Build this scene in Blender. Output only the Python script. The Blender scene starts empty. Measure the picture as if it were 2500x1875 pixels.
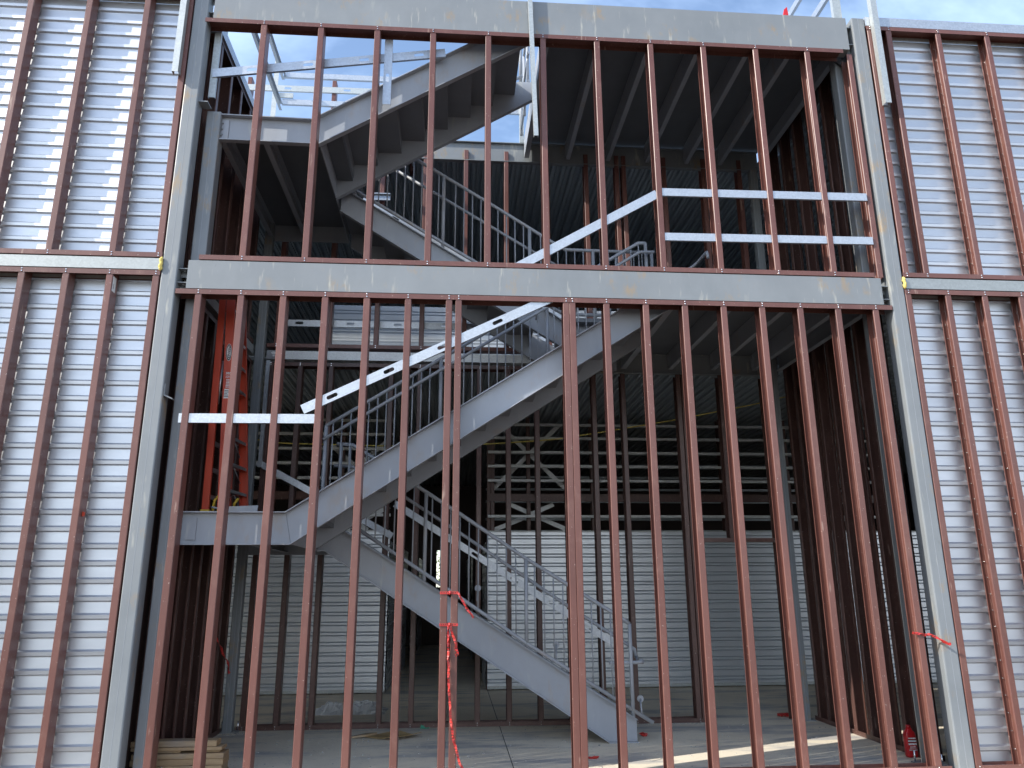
import bpy, bmesh, math, random
from mathutils import Vector, Matrix
random.seed(7)
SC = bpy.context.scene
COL = SC.collection

# ---------------------------------------------------------------- camera
cam_d = bpy.data.cameras.new("camera"); cam = bpy.data.objects.new("camera", cam_d); COL.objects.link(cam)
SC.camera = cam
cam_d.sensor_width = 36.0; cam_d.sensor_fit = 'HORIZONTAL'; cam_d.lens = 36*1841.4/2500
cam_d.clip_start = 0.05; cam_d.clip_end = 2000
yaw, pit, rol = 0.0772, 0.2618, -0.0050
F = Vector((math.sin(yaw)*math.cos(pit), math.cos(yaw)*math.cos(pit), math.sin(pit)))
R = Vector((math.cos(yaw), -math.sin(yaw), 0)); U = R.cross(F)
R2 = R*math.cos(rol)+U*math.sin(rol); U2 = -R*math.sin(rol)+U*math.cos(rol)
M = Matrix((R2, U2, -F)).transposed().to_4x4(); M.translation = Vector((2.5476, -7.0903, 1.5752))
cam.matrix_world = M

# ---------------------------------------------------------------- sky, sun, exposure
SUN_DIR = Vector((0.752, 0.307, -0.583))           # direction the light travels
world = bpy.data.worlds.new("World"); SC.world = world; world.use_nodes = True
wn = world.node_tree; bg = wn.nodes['Background']
sky = wn.nodes.new('ShaderNodeTexSky'); sky.sky_type = 'NISHITA'; sky.sun_disc = False
sky.sun_elevation = math.radians(35.7); sky.sun_rotation = math.radians(247.8)
sky.air_density = 1.0; sky.dust_density = 0.7; sky.ozone_density = 1.0
# thin cirrus: part of the sky itself, laid out by direction
tc = wn.nodes.new('ShaderNodeTexCoord'); mp = wn.nodes.new('ShaderNodeMapping')
mp.inputs['Scale'].default_value = (1.2, 3.2, 2.4); mp.inputs['Rotation'].default_value = (0.2, 0.1, 0.5)
nz = wn.nodes.new('ShaderNodeTexNoise'); nz.inputs['Scale'].default_value = 1.8; nz.inputs['Detail'].default_value = 6
nz.inputs['Roughness'].default_value = 0.6
rp = wn.nodes.new('ShaderNodeValToRGB'); rp.color_ramp.elements[0].position = 0.42; rp.color_ramp.elements[1].position = 0.85
mx = wn.nodes.new('ShaderNodeMix'); mx.data_type = 'RGBA'
mx.inputs[7].default_value = (13.0, 16.0, 21.0, 1)
ml = wn.nodes.new('ShaderNodeMath'); ml.operation = 'MULTIPLY'; ml.inputs[1].default_value = 0.20
wn.links.new(tc.outputs['Generated'], mp.inputs['Vector']); wn.links.new(mp.outputs[0], nz.inputs['Vector'])
wn.links.new(nz.outputs[0], rp.inputs[0]); wn.links.new(rp.outputs[0], ml.inputs[0]); wn.links.new(ml.outputs[0], mx.inputs[0])
wn.links.new(sky.outputs[0], mx.inputs[6])
# unseen cloud added low behind the camera to send more light indoors
def wmath(op, a, b=None):
    n = wn.nodes.new('ShaderNodeMath'); n.operation = op; n.use_clamp = op == 'MULTIPLY'
    for i, x in enumerate((a, b)):
        if x is None: continue
        if isinstance(x, (int, float)): n.inputs[i].default_value = x
        else: wn.links.new(x, n.inputs[i])
    return n.outputs[0]
def wrange(a, lo, hi):
    n = wn.nodes.new('ShaderNodeMapRange'); n.interpolation_type = 'SMOOTHSTEP'; n.inputs[1].default_value = lo; n.inputs[2].default_value = hi
    wn.links.new(a, n.inputs[0]); return n.outputs[0]
sx = wn.nodes.new('ShaderNodeSeparateXYZ'); wn.links.new(tc.outputs['Generated'], sx.inputs[0])
nz2 = wn.nodes.new('ShaderNodeTexNoise'); nz2.inputs['Scale'].default_value = 3.0; nz2.inputs['Detail'].default_value = 7; nz2.inputs['Roughness'].default_value = .6
wn.links.new(tc.outputs['Generated'], nz2.inputs['Vector'])
fill_bank = wmath('MULTIPLY', wmath('MULTIPLY', wrange(wmath('SUBTRACT', 0.0, sx.outputs['Y']), .10, .55), wrange(nz2.outputs[0], .34, .58)),
             wmath('SUBTRACT', 1.0, wrange(sx.outputs['Z'], .20, .44)))
mx2 = wn.nodes.new('ShaderNodeMix'); mx2.data_type = 'RGBA'; mx2.inputs[7].default_value = (7.6, 8.0, 8.7, 1)
wn.links.new(wmath('MULTIPLY', fill_bank, .9), mx2.inputs[0]); wn.links.new(mx.outputs[2], mx2.inputs[6]); wn.links.new(mx2.outputs[2], bg.inputs['Color'])
bg.inputs['Strength'].default_value = 0.15
sun_d = bpy.data.lights.new("sun", 'SUN'); sun_d.energy = 2.9; sun_d.angle = math.radians(0.5); sun_d.color = (1.0, 0.95, 0.87)
sun = bpy.data.objects.new("sun", sun_d); COL.objects.link(sun)
sun.rotation_euler = SUN_DIR.to_track_quat('-Z', 'Y').to_euler(); sun.location = (-20, -8, 20)
SC.view_settings.view_transform = 'Standard'; SC.view_settings.look = 'None'
SC.view_settings.exposure = 1.08; SC.view_settings.gamma = 1.0

# ---------------------------------------------------------------- materials
def mat(name, base, rough=0.5, metal=0.0, spec=0.5):
    m = bpy.data.materials.new(name); m.use_nodes = True
    b = m.node_tree.nodes['Principled BSDF']
    b.inputs['Base Color'].default_value = (*base, 1); b.inputs['Roughness'].default_value = rough
    b.inputs['Metallic'].default_value = metal; b.inputs['Specular IOR Level'].default_value = spec
    return m
class NT:
    """small node helper: object coordinates shifted per object, noise layers, colour mixing"""
    def __init__(s, m, world_space=False):
        s.m = m; s.t = m.node_tree; s.b = s.t.nodes['Principled BSDF']; s.n = s.t.nodes; s.l = s.t.links
        if world_space:
            g = s.n.new('ShaderNodeNewGeometry'); s.co = g.outputs['Position']
        else:
            c = s.n.new('ShaderNodeTexCoord'); oi = s.n.new('ShaderNodeObjectInfo')
            v = s.n.new('ShaderNodeVectorMath'); v.operation = 'MULTIPLY_ADD'
            v.inputs[1].default_value = (1, 1, 1)
            mu = s.n.new('ShaderNodeMath'); mu.operation = 'MULTIPLY'; mu.inputs[1].default_value = 37.0
            s.l.new(oi.outputs['Random'], mu.inputs[0])
            s.l.new(c.outputs['Object'], v.inputs[0]); s.l.new(mu.outputs[0], v.inputs[2]); s.co = v.outputs[0]
            s.rand = oi.outputs['Random']
    def noise(s, scale, detail=4, rough=0.55, stretch=(1, 1, 1), lo=0.0, hi=1.0):
        mpn = s.n.new('ShaderNodeMapping'); mpn.inputs['Scale'].default_value = stretch
        n = s.n.new('ShaderNodeTexNoise'); n.inputs['Scale'].default_value = scale
        n.inputs['Detail'].default_value = detail; n.inputs['Roughness'].default_value = rough
        r = s.n.new('ShaderNodeMapRange'); r.inputs[1].default_value = lo; r.inputs[2].default_value = hi
        s.l.new(s.co, mpn.inputs[0]); s.l.new(mpn.outputs[0], n.inputs['Vector']); s.l.new(n.outputs[0], r.inputs[0])
        return r.outputs[0]
    def mul(s, a, b):
        n = s.n.new('ShaderNodeMath'); n.operation = 'MULTIPLY'
        for i, x in enumerate((a, b)):
            if isinstance(x, (int, float)): n.inputs[i].default_value = x
            else: s.l.new(x, n.inputs[i])
        return n.outputs[0]
    def mix(s, f, a, b):
        n = s.n.new('ShaderNodeMix'); n.data_type = 'RGBA'
        for i, x in ((0, f), (6, a), (7, b)):
            if isinstance(x, (int, float)): n.inputs[i].default_value = x
            elif isinstance(x, tuple): n.inputs[i].default_value = (*x, 1)
            else: s.l.new(x, n.inputs[i])
        return n.outputs[2]
    def color(s, c): s.l.new(c, s.b.inputs['Base Color'])
    def rough(s, f, lo, hi):
        r = s.n.new('ShaderNodeMapRange'); r.inputs[3].default_value = lo; r.inputs[4].default_value = hi
        s.l.new(f, r.inputs[0]); s.l.new(r.outputs[0], s.b.inputs['Roughness'])
    def bump(s, f, strength=0.1, dist=0.01):
        n = s.n.new('ShaderNodeBump'); n.inputs['Strength'].default_value = strength; n.inputs['Distance'].default_value = dist
        s.l.new(f, n.inputs['Height']); s.l.new(n.outputs[0], s.b.inputs['Normal'])

def primer(name, c0, c1, rough=0.36):
    m = mat(name, c0, rough, 0, 0.5); t = NT(m)
    n1 = t.noise(3.0, 5, 0.6, (1, 1, .35), .3, .75)
    c = t.mix(n1, c0, c1)
    c = t.mix(t.mul(t.rand, .42), c, tuple(x*.62 for x in c0))
    dust = t.mul(t.noise(9, 6, .7, (1, 1, .6), .52, .8), .38)
    c = t.mix(dust, c, (0.26, 0.15, 0.115))
    scr = t.mul(t.noise(26, 2, .5, (1, 1, .12), .70, .76), .5)
    c = t.mix(scr, c, (0.42, 0.30, 0.24))
    chip = t.mul(t.noise(60, 1, .5, (1, 1, 1), .74, .78), .6)
    c = t.mix(chip, c, (0.5, 0.42, 0.36))
    t.color(c); t.rough(t.noise(5, 4, .6, (1, 1, .4)), rough-.08, rough+.16)
    t.bump(t.noise(6, 2, .5, (1, 1, .3)), .08, .01)
    return m
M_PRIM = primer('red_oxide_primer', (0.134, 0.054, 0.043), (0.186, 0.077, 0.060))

M_PRIM2 = primer('darker_primer', (0.084, 0.042, 0.034), (0.118, 0.058, 0.046))  # darker tone of the primer, for rear and side frames indoors
def steel(name, c0, c1, stain=.55):
    m = mat(name, c0, .42, 0, .5); t = NT(m)
    c = t.mix(t.noise(1.6, 5, .6, (1, 1, 1), .3, .7), c0, c1)
    wear = t.mul(t.noise(2.2, 6, .65, (1, 1, .5), .48, .72), .38)
    c = t.mix(wear, c, tuple(x*1.42 for x in c0))
    streak = t.mul(t.noise(14, 3, .6, (1, 1, .16), .60, .72), t.noise(1.3, 2, .5, (1, 1, .6), .44, .54))
    c = t.mix(t.mul(streak, stain), c, (0.55, 0.53, 0.44))
    rust = t.mul(t.noise(7, 5, .7, (1, 1, .45), .52, .66), t.noise(1.7, 2, .5, (1, 1, 1), .53, .60))
    c = t.mix(t.mul(rust, stain), c, (0.36, 0.23, 0.09))
    scuff = t.mul(t.noise(11, 4, .7, (1.6, 1, .5), .68, .76), .35)
    c = t.mix(scuff, c, (0.12, 0.12, 0.115))
    t.color(c); t.rough(t.noise(3, 5, .6), .34, .56)
    t.bump(t.noise(2.0, 3, .5), .05, .02)
    return m
M_STEEL = steel('grey_shop_primer_steel', (0.188, 0.205, 0.215), (0.226, 0.242, 0.250))
M_STEEL2 = steel('grey_painted_stair_steel', (0.285, 0.305, 0.335), (0.32, 0.34, 0.37), .25)

def galv(name, base, lo, hi, metal=0.9):
    m = mat(name, base, .4, metal, .5); t = NT(m)
    v = t.n.new('ShaderNodeTexVoronoi'); v.inputs['Scale'].default_value = 55
    t.l.new(t.co, v.inputs['Vector'])
    bw = t.n.new('ShaderNodeRGBToBW'); t.l.new(v.outputs['Color'], bw.inputs[0])
    c = t.mix(t.mul(bw.outputs[0], .5), base, tuple(x*.62 for x in base))
    st = t.mul(t.noise(8, 5, .7, (1, 1, 1), .55, .75), .35)
    c = t.mix(st, c, tuple(x*.6 for x in base))
    t.color(c); t.rough(t.noise(5, 4, .6), lo, hi)
    return m
M_GALV = galv('galvanised_steel', (0.54, 0.57, 0.60), .30, .50, .7)
M_GALVD = galv('weathered_galvanised_deck', (0.50, 0.55, 0.58), .38, .55, .45)
M_GALVW = galv('pale_galvanised_strip', (0.50, 0.53, 0.52), .38, .58, .55)

M_BAND = galv('pale_green_grey_band', (0.36, 0.385, 0.38), .4, .6, .5)
M_PLATE = mat('dark_steel_plate', (0.13, 0.14, 0.155), .55); t = NT(M_PLATE)
t.color(t.mix(t.noise(2.2, 5, .65), (0.10, 0.11, 0.125), (0.165, 0.175, 0.185)))
M_STEP = mat('dull_stair_pan_steel', (0.19, 0.20, 0.22), .5); t = NT(M_STEP)
t.color(t.mix(t.noise(2.5, 5, .65), (0.165, 0.175, 0.195), (0.225, 0.235, 0.25)))
M_LINER = mat('galvalume_liner_sheet', (0.60, 0.61, 0.62), .45, .86); t = NT(M_LINER)
t.color(t.mix(t.noise(3, 4, .6, (.3, 1, 1), .35, .7), (0.605, 0.625, 0.645), (0.505, 0.525, 0.55)))
t.rough(t.noise(2.5, 4, .6, (.4, 1, 1)), .38, .52); t.bump(t.noise(2.2, 2, .5, (1, 1, 1)), .10, .03)
M_HALL = mat('white_corridor_sheet', (0.66, 0.69, 0.72), .36, .72); t = NT(M_HALL)
t.color(t.mix(t.noise(1.6, 4, .6), (0.60, 0.635, 0.665), (0.70, 0.73, 0.755))); t.bump(t.noise(3, 2, .5, (.6, 1, 1)), .06, .02)

M_CONC = mat('dusty_concrete_slab', (0.34, 0.33, 0.30), .8, 0, .2); t = NT(M_CONC, True)
c = t.mix(t.noise(1.1, 6, .62, (1, 1, 1), .35, .68), (0.70, 0.62, 0.485), (0.82, 0.735, 0.58))
c = t.mix(t.mul(t.noise(.9, 5, .65, (.6, 2.2, 1), .50, .62), .75), c, (0.34, 0.34, 0.345))
c = t.mix(t.mul(t.noise(28, 4, .7, (1, 1, 1), .58, .72), .4), c, (0.14, 0.135, 0.125))
c = t.mix(t.mul(t.noise(5, 6, .75, (1, 3, 1), .60, .72), .45), c, (0.52, 0.51, 0.47))
t.color(c); t.rough(t.noise(1.3, 5, .6), .6, .9); t.bump(t.noise(40, 4, .6), .12, .004)
M_GROUND = mat('pale_gravel_yard', (0.36, 0.33, 0.28), .9, 0, .2); t = NT(M_GROUND, True)
t.color(t.mix(t.noise(3, 8, .7), (0.085, 0.068, 0.052), (0.15, 0.125, 0.10))); t.bump(t.noise(30, 5, .7), .5, .03)
M_RAIL = galv('bright_hat_channel', (0.74, 0.76, 0.75), .4, .55, .3)
M_DARK = mat('dull_brown_sheathing', (0.055, 0.035, 0.032), .6)
M_BLACK = mat('black_gap_filler', (0.02, 0.02, 0.02), .7)
M_ORANGE = mat('orange_fibreglass', (0.54, 0.055, 0.018), .42); t = NT(M_ORANGE)
t.color(t.mix(t.mul(t.noise(9, 5, .7, (1, 1, .3), .45, .8), .5), (0.54, 0.055, 0.018), (0.38, 0.045, 0.02)))
M_ALU = mat('dull_aluminium', (0.55, 0.56, 0.56), .42, .9)
M_YELLOW = mat('yellow_plastic', (0.66, 0.44, 0.04), .5)
M_WHITE = mat('white_label', (0.78, 0.78, 0.76), .5)
M_INK = mat('black_ink', (0.015, 0.015, 0.015), .5)
M_RED = mat('red_bottle_plastic', (0.52, 0.018, 0.022), .28)
M_ZINC = mat('zinc_screw', (0.78, 0.78, 0.78), .25, .9)
M_FOAM = mat('yellow_spray_foam', (0.72, 0.56, 0.16), .85); t = NT(M_FOAM); t.bump(t.noise(60, 3, .6), .6, .01)
M_ROPE = mat('yellow_cord', (0.62, 0.50, 0.10), .6)
M_TAPE = mat('red_flagging_tape', (0.72, 0.045, 0.035), .38); t = NT(M_TAPE)
t.color(t.mix(t.noise(9, 3, .6, (1, 1, 1), .4, .7), (0.56, 0.045, 0.035), (0.38, 0.022, 0.022)))
M_WOOD = mat('sawn_lumber', (0.40, 0.28, 0.155), .75, 0, .25); t = NT(M_WOOD)
c = t.mix(t.noise(5, 6, .65, (.7, 6, 9), .3, .7), (0.46, 0.34, 0.20), (0.30, 0.20, 0.115))
t.color(t.mix(t.mul(t.noise(3, 4, .6, (1, 1, 1), .5, .7), .6), c, (0.27, 0.25, 0.22))); t.bump(t.noise(8, 5, .6, (.6, 8, 8)), .2, .004)
M_CARD = mat('brown_cardboard', (0.36, 0.25, 0.115), .85, 0, .2); t = NT(M_CARD)
t.color(t.mix(t.noise(5, 5, .6), (0.40, 0.28, 0.13), (0.25, 0.17, 0.085)))
M_FILM = mat('clear_plastic_film', (0.75, 0.77, 0.78), .18, 0, .6)
M_FILM.node_tree.nodes['Principled BSDF'].inputs['Transmission Weight'].default_value = .55
M_FILM.node_tree.nodes['Principled BSDF'].inputs['IOR'].default_value = 1.05
M_LEAF = mat('green_leaves', (0.10, 0.17, 0.035), .6); M_BARK = mat('grey_bark', (0.13, 0.10, 0.075), .9)
M_DEBRIS = mat('concrete_crumbs', (0.40, 0.38, 0.34), .9)

# ---------------------------------------------------------------- mesh helpers
WO = {}                                             # world origin of each parent object
def org(o): return WO.get(o.name, Vector((0, 0, 0))) if o else Vector((0, 0, 0))
class MB:
    def __init__(s): s.v = []; s.f = []; s.sm = []
    def add(s, vs, fs, smooth=False):
        b = len(s.v); s.v += [Vector(v) for v in vs]
        for f in fs: s.f.append([b+i for i in f]); s.sm.append(smooth)
        return s
    def box(s, x0, x1, y0, y1, z0, z1):
        vs = [(x, y, z) for x in (x0, x1) for y in (y0, y1) for z in (z0, z1)]
        return s.add(vs, [(0, 1, 3, 2), (4, 6, 7, 5), (0, 4, 5, 1), (2, 3, 7, 6), (0, 2, 6, 4), (1, 5, 7, 3)])
    def prism(s, poly, axis, a, b):
        n = len(poly)
        def P(p, q): return {'x': (q, p[0], p[1]), 'y': (p[0], q, p[1]), 'z': (p[0], p[1], q)}[axis]
        vs = [P(p, a) for p in poly]+[P(p, b) for p in poly]
        fs = [list(range(n)), list(range(2*n-1, n-1, -1))]+[(i, i+n, (i+1) % n+n, (i+1) % n) for i in range(n)]
        return s.add(vs, fs)
    def sweep(s, poly, A, B, up=(0, 0, 1)):
        A = Vector(A); B = Vector(B); d = (B-A).normalized(); sd = d.cross(Vector(up)).normalized(); u = sd.cross(d)
        n = len(poly)
        vs = [A+sd*p[0]+u*p[1] for p in poly]+[B+sd*p[0]+u*p[1] for p in poly]
        fs = [list(range(n)), list(range(2*n-1, n-1, -1))]+[(i, i+n, (i+1) % n+n, (i+1) % n) for i in range(n)]
        return s.add(vs, fs)
    def tube(s, pts, r, n=10, rads=None):
        pts = [Vector(p) for p in pts]; rings = []; N = len(pts)
        ref = Vector((0.13, 0.97, 0.2)); 
        for i, p in enumerate(pts):
            d0 = (pts[i]-pts[i-1]).normalized() if i else (pts[1]-pts[0]).normalized()
            d1 = (pts[i+1]-pts[i]).normalized() if i < N-1 else d0
            t = (d0+d1).normalized(); k = 1/max(.5, t.dot(d1))
            rr = rads[i] if rads else r
            a = t.cross(ref)
            if a.length < .1: a = t.cross(Vector((1, 0, 0)))
            a.normalize(); b = t.cross(a)
            rings.append([p+(a*math.cos(2*math.pi*j/n)+b*math.sin(2*math.pi*j/n))*rr*(k if 0 < i < N-1 else 1) for j in range(n)])
        base = len(s.v); s.v += [v for r_ in rings for v in r_]
        for i in range(N-1):
            for j in range(n):
                s.f.append([base+i*n+j, base+i*n+(j+1) % n, base+(i+1)*n+(j+1) % n, base+(i+1)*n+j]); s.sm.append(True)
        s.f.append([base+j for j in range(n)]); s.sm.append(False)
        s.f.append([base+(N-1)*n+j for j in range(n-1, -1, -1)]); s.sm.append(False)
        return s
    def mesh(s, name, m, off=Vector((0, 0, 0))):
        me = bpy.data.meshes.new(name); me.from_pydata([v-off for v in s.v], [], s.f)
        me.polygons.foreach_set('use_smooth', s.sm)
        bm = bmesh.new(); bm.from_mesh(me); bmesh.ops.recalc_face_normals(bm, faces=bm.faces); bm.to_mesh(me); bm.free()
        me.materials.append(m); me.update(); return me
    def build(s, name, m, parent=None, label=None):
        lo = Vector([min(v[i] for v in s.v) for i in range(3)]); hi = Vector([max(v[i] for v in s.v) for i in range(3)])
        c = (lo+hi)/2
        if parent is None: c.z = lo.z
        return inst(s.mesh(name, m, c), name, parent, c, label)
def inst(me, name, parent, loc, label=None, rotz=0, scale=None):
    o = bpy.data.objects.new(name, me); COL.objects.link(o); loc = Vector(loc)
    if parent: o.parent = parent; o.location = loc-org(parent)
    else: o.location = loc
    if rotz: o.rotation_euler.z = rotz
    if scale: o.scale = scale
    WO[o.name] = loc
    if label: o['label'] = label
    return o
def tag(o, label, cat, group=None):
    o['label'] = label; o['category'] = cat
    if group: o['group'] = group
    return o
def thing(name, label, cat, loc, group=None):
    o = bpy.data.objects.new(name, None); COL.objects.link(o); o.location = loc; o.empty_display_size = .2
    WO[o.name] = Vector(loc); return tag(o, label, cat, group)
def struct(o): o['kind'] = 'structure'; return o

FL = -0.05                                          # finished floor level
D = 0.140                                           # stud depth
# ---------------------------------------------------------------- studs, tracks, sheets
def c_profile(w=.0635, d=D, lip=.016, t=.0025, c=.005):
    ci = c+.001
    return [(0, lip), (0, c), (c, 0), (w-c, 0), (w, c), (w, d-c), (w-c, d), (c, d), (0, d-c), (0, d-lip),
            (t, d-lip), (t, d-ci), (ci, d-t), (w-ci, d-t), (w-t, d-ci), (w-t, ci), (w-ci, t), (ci, t), (t, ci), (t, lip)]
_sm = {}
DS = 0.131                                          # shallower studs on the clad side walls
def stud_mesh(h, kind='front', m=None, d=D):
    m = m or M_PRIM; k = (round(h, 3), kind, m.name, d)
    if k not in _sm:
        p = c_profile(d=d)
        if kind == 'side': p = [(v, u) for u, v in p]       # flange runs along y, depth along x
        _sm[k] = MB().prism(p, 'z', 0, h).mesh('stud', m)
    return _sm[k]
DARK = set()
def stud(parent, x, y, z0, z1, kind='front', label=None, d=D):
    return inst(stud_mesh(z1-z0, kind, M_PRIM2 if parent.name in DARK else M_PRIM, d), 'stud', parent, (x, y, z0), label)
def screw_mesh():
    b = MB()
    for dz in (-.012, .014):
        b.tube([(random.uniform(-.002, .002), 0, dz), (0, -.005, dz)], .0075, 8, [.0078, .0052])
    return b.mesh('screw', M_ZINC)
SCREW = screw_mesh()
def track(parent, x0, x1, y0, z, up, leg=.05, screws=(), t=.0025, d=D):
    """horizontal U track: web at z, legs going up (+1) or down (-1)"""
    f, b = y0-.0042, y0+d+.0042; s = up
    p = [(f, z), (b, z), (b, z+s*leg), (b-t, z+s*leg), (b-t, z+s*t), (f+t, z+s*t), (f+t, z+s*leg), (f, z+s*leg)]
    o = MB().prism(p, 'x', x0, x1).build('track', M_PRIM2 if parent.name in DARK else M_PRIM, parent)
    for x in screws: inst(SCREW, 'screw', o, (x, f, z+s*.026))
    return o
def side_track(parent, x0, y0, y1, z, up, leg=.05, t=.0025):
    f, b = x0-.0042, x0+D+.0042; s = up
    p = [(f, z), (b, z), (b, z+s*leg), (b-t, z+s*leg), (b-t, z+s*t), (f+t, z+s*t), (f+t, z+s*leg), (f, z+s*leg)]
    return MB().prism(p, 'y', y0, y1).build('track', M_PRIM2 if parent.name in DARK else M_PRIM, parent)
def sheet_profile(y, z0, z1, pitch=.1527, ph=0.0, r=.020, inv=False):
    s = -1 if not inv else 1
    pts = [(y, z0)]; k = math.floor((z0-ph)/pitch)-1
    while True:
        b = ph+k*pitch; k += 1
        if b > z1: break
        for dy, dz in ((0, 0), (r*.88, .012), (r, .043), (.0028, .060), (0, .145)):
            if z0 < b+dz < z1: pts.append((y+s*dy, b+dz))
    pts.append((y, z1)); back = [(p[0]+.0016, p[1]+.0004) for p in reversed(pts)]
    return pts+back
def groove_profile(x, z0, z1, sg=-1, pitch=.1527, ph=.05):
    """flat sheet with a double groove every pitch; sg = direction the face looks"""
    pts = [(x, z0)]; k = math.floor((z0-ph)/pitch)-1; d = -sg*.021
    while True:
        b = ph+k*pitch; k += 1
        if b > z1: break
        for dx, dz in ((0, 0), (d, .003), (0, .024), (0, .050), (d, .053), (0, .074)):
            if z0 < b+dz < z1: pts.append((x+dx, b+dz))
    pts.append((x, z1)); back = [(p[0]-sg*.0016, p[1]+.0004) for p in reversed(pts)]
    return pts+back
def sheet(name, m, x0, x1, y, z0, z1, parent=None, ph=0.0, r=.0228, pitch=.1527):
    return MB().prism(sheet_profile(y, z0, z1, pitch, ph, r), 'x', x0, x1).build(name, m, parent)
def deck_mesh(name, m, x0, x1, y0, y1, z, depth=.055, pitch=.1524, thick=.09):
    """ribbed deck, ribs running in y, seen from below"""
    pts = []; x = x0; 
    while x < x1:
        for dx, dz in ((0, 0), (.050, 0), (.056, depth*.5), (.062, depth*.5), (.066, 0), (.092, 0), (.104, depth), (.140, depth)):
            if x+dx < x1: pts.append((x+dx, z+dz))
        x += pitch
    pts.append((x1, z)); pts += [(x1, z+thick), (x0, z+thick)]
    return MB().prism(pts, 'y', y0, y1).build(name, m)
def hat(parent, x0, x1, y, z, m, h=.052, name='hat_channel'):
    p = [(y, z), (y-.022, z+.008), (y-.022, z+.020), (y-.016, z+.024), (y-.022, z+.028), (y-.022, z+h-.008), (y, z+h), (y+.004, z+h), (y+.004, z)]
    return MB().prism(p, 'x', x0, x1).build(name, m, parent)

# ---------------------------------------------------------------- ground, floor, building shell
struct(MB().box(-300, 300, -300, 300, -.6, -.20).build('ground', M_GROUND))
struct(MB().box(-9, 17, -.34, 16.6, -.19, FL).build('floor', M_CONC))
j = MB().box(3.131, 3.139, .18, 13, FL, FL+.0015).build('control_joint', M_BLACK); struct(j)
# hidden closing walls of the wings and rear of the storage building
struct(MB().box(-7.2, -7.0, .2, 16.2, FL, 7.6).build('wall', M_DARK))
struct(MB().box(15.0, 15.2, .2, 16.2, FL, 7.6).build('wall', M_DARK))
w = MB(); w.box(-7.0, 2.06, 16, 16.2, FL, 7.6); w.box(2.24, 15, 16, 16.2, FL, 7.6); w.box(2.06, 2.24, 16, 16.2, 2.62, 7.6); w.box(2.06, 2.24, 16, 16.2, FL, 1.55)
struct(w.build('wall', M_DARK))

def ceiling(x0, x1, y0, y1, z, label, group):
    return tag(deck_mesh('metal_deck', M_GALVD, x0, x1, y0, y1, z), label, 'ceiling', group)
G_DK = 'ribbed metal decks of the storage building'
ceiling(-7, 15, 2.93, 16, 7.75, 'ribbed metal roof deck seen under the rear beam behind the upper stairs', G_DK)
ceiling(-7, 15, 2.93, 16, 4.52, 'ribbed metal floor deck over the ground floor aisle behind the stairs', G_DK)
for x0, x1, n in ((-7, -.36, 'left'), (7.27, 15, 'right')):
    for z, u in ((7.58 if n == 'left' else 7.75, 'roof'), (4.52, 'floor')):
        ceiling(x0, x1, .19, 2.928, z, f'ribbed metal {u} deck inside the {n} wing behind its silver sheet', G_DK)

# ---------------------------------------------------------------- columns
def hss(x0, x1, y0, y1, z0, z1, label, group, c=.012, plate=True):
    b = MB(); p = [(x0+c, y0), (x1-c, y0), (x1-c*.3, y0+c*.3), (x1, y0+c), (x1, y1-c), (x1-c, y1), (x0+c, y1), (x0, y1-c), (x0, y0+c), (x0+c*.3, y0+c*.3)]
    o = thing('steel_column', label, 'column', ((x0+x1)/2, (y0+y1)/2, z0), group)
    b.prism(p, 'z', z0+.012, z1).build('shaft', M_STEEL, o)
    MB().box((x0+x1)/2-.0015, (x0+x1)/2+.0015, y0-.0010, y0+.002, z0+.02, z1-.01).build('weld_seam', M_STEEL2, o)
    if plate:
        pb = MB().box(x0-.06, x1+.06, y0-.0, y1+.06, z0, z0+.012).build('base_plate', M_STEEL, o)
        q = MB()
        for dx in (x0-.035, x1+.035): q.tube([(dx, y1+.03, z0+.012), (dx, y1+.03, z0+.11)], .009, 8)
        q.build('anchor_bolt', M_ZINC, o)
    return o
G_COL = 'grey steel columns'
cl = hss(-.345, -.193, .0, .152, FL, 8.3, 'tall grey square column left of the open stair bay, full height', G_COL)
hss(7.097, 7.25, .0, .16, FL, 7.975, 'tall grey square column right of the open stair bay, full height', G_COL)
hss(-.155, -.005, .19, .34, FL, 6.51, 'grey steel column just inside the left tall column, ending at the upper landing beam', G_COL)
cri = hss(6.955, 7.085, .225, .355, FL, 7.60, 'grey steel column just inside the right tall column', G_COL)
hss(-.082, .028, 2.56, 2.67, FL, 7.55, 'slim grey column at the left rear corner of the stair bay', G_COL)
hss(6.87, 6.98, 2.64, 2.75, FL, 7.55, 'slim grey column at the right rear corner of the stair bay', G_COL)

MB().prism([(-.1925, 3.44), (-.184, 3.44), (-.184, 3.335), (-.11, 3.30), (-.11, 3.29), (-.1925, 3.325)], 'y', .02, .10).build('welded_clip', M_STEEL, cl)
MB().box(-.1925, -.10, .03, .16, 6.515, 6.527).build('welded_clip', M_STEEL, cl)
M_BURN = mat('weld_burnt_steel', (0.035, 0.037, 0.042), .6); t = NT(M_BURN)
t.color(t.mix(t.noise(14, 5, .7, (1, 1, 1), .4, .65), (0.025, 0.027, 0.032), (0.10, 0.105, 0.115)))
MB().prism([(6.90, 7.62), (7.09, 7.62), (7.09, 7.50), (7.02, 7.47), (6.95, 7.53)], 'y', .195, .2235).build('gusset_plate', M_BURN, cri)
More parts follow.
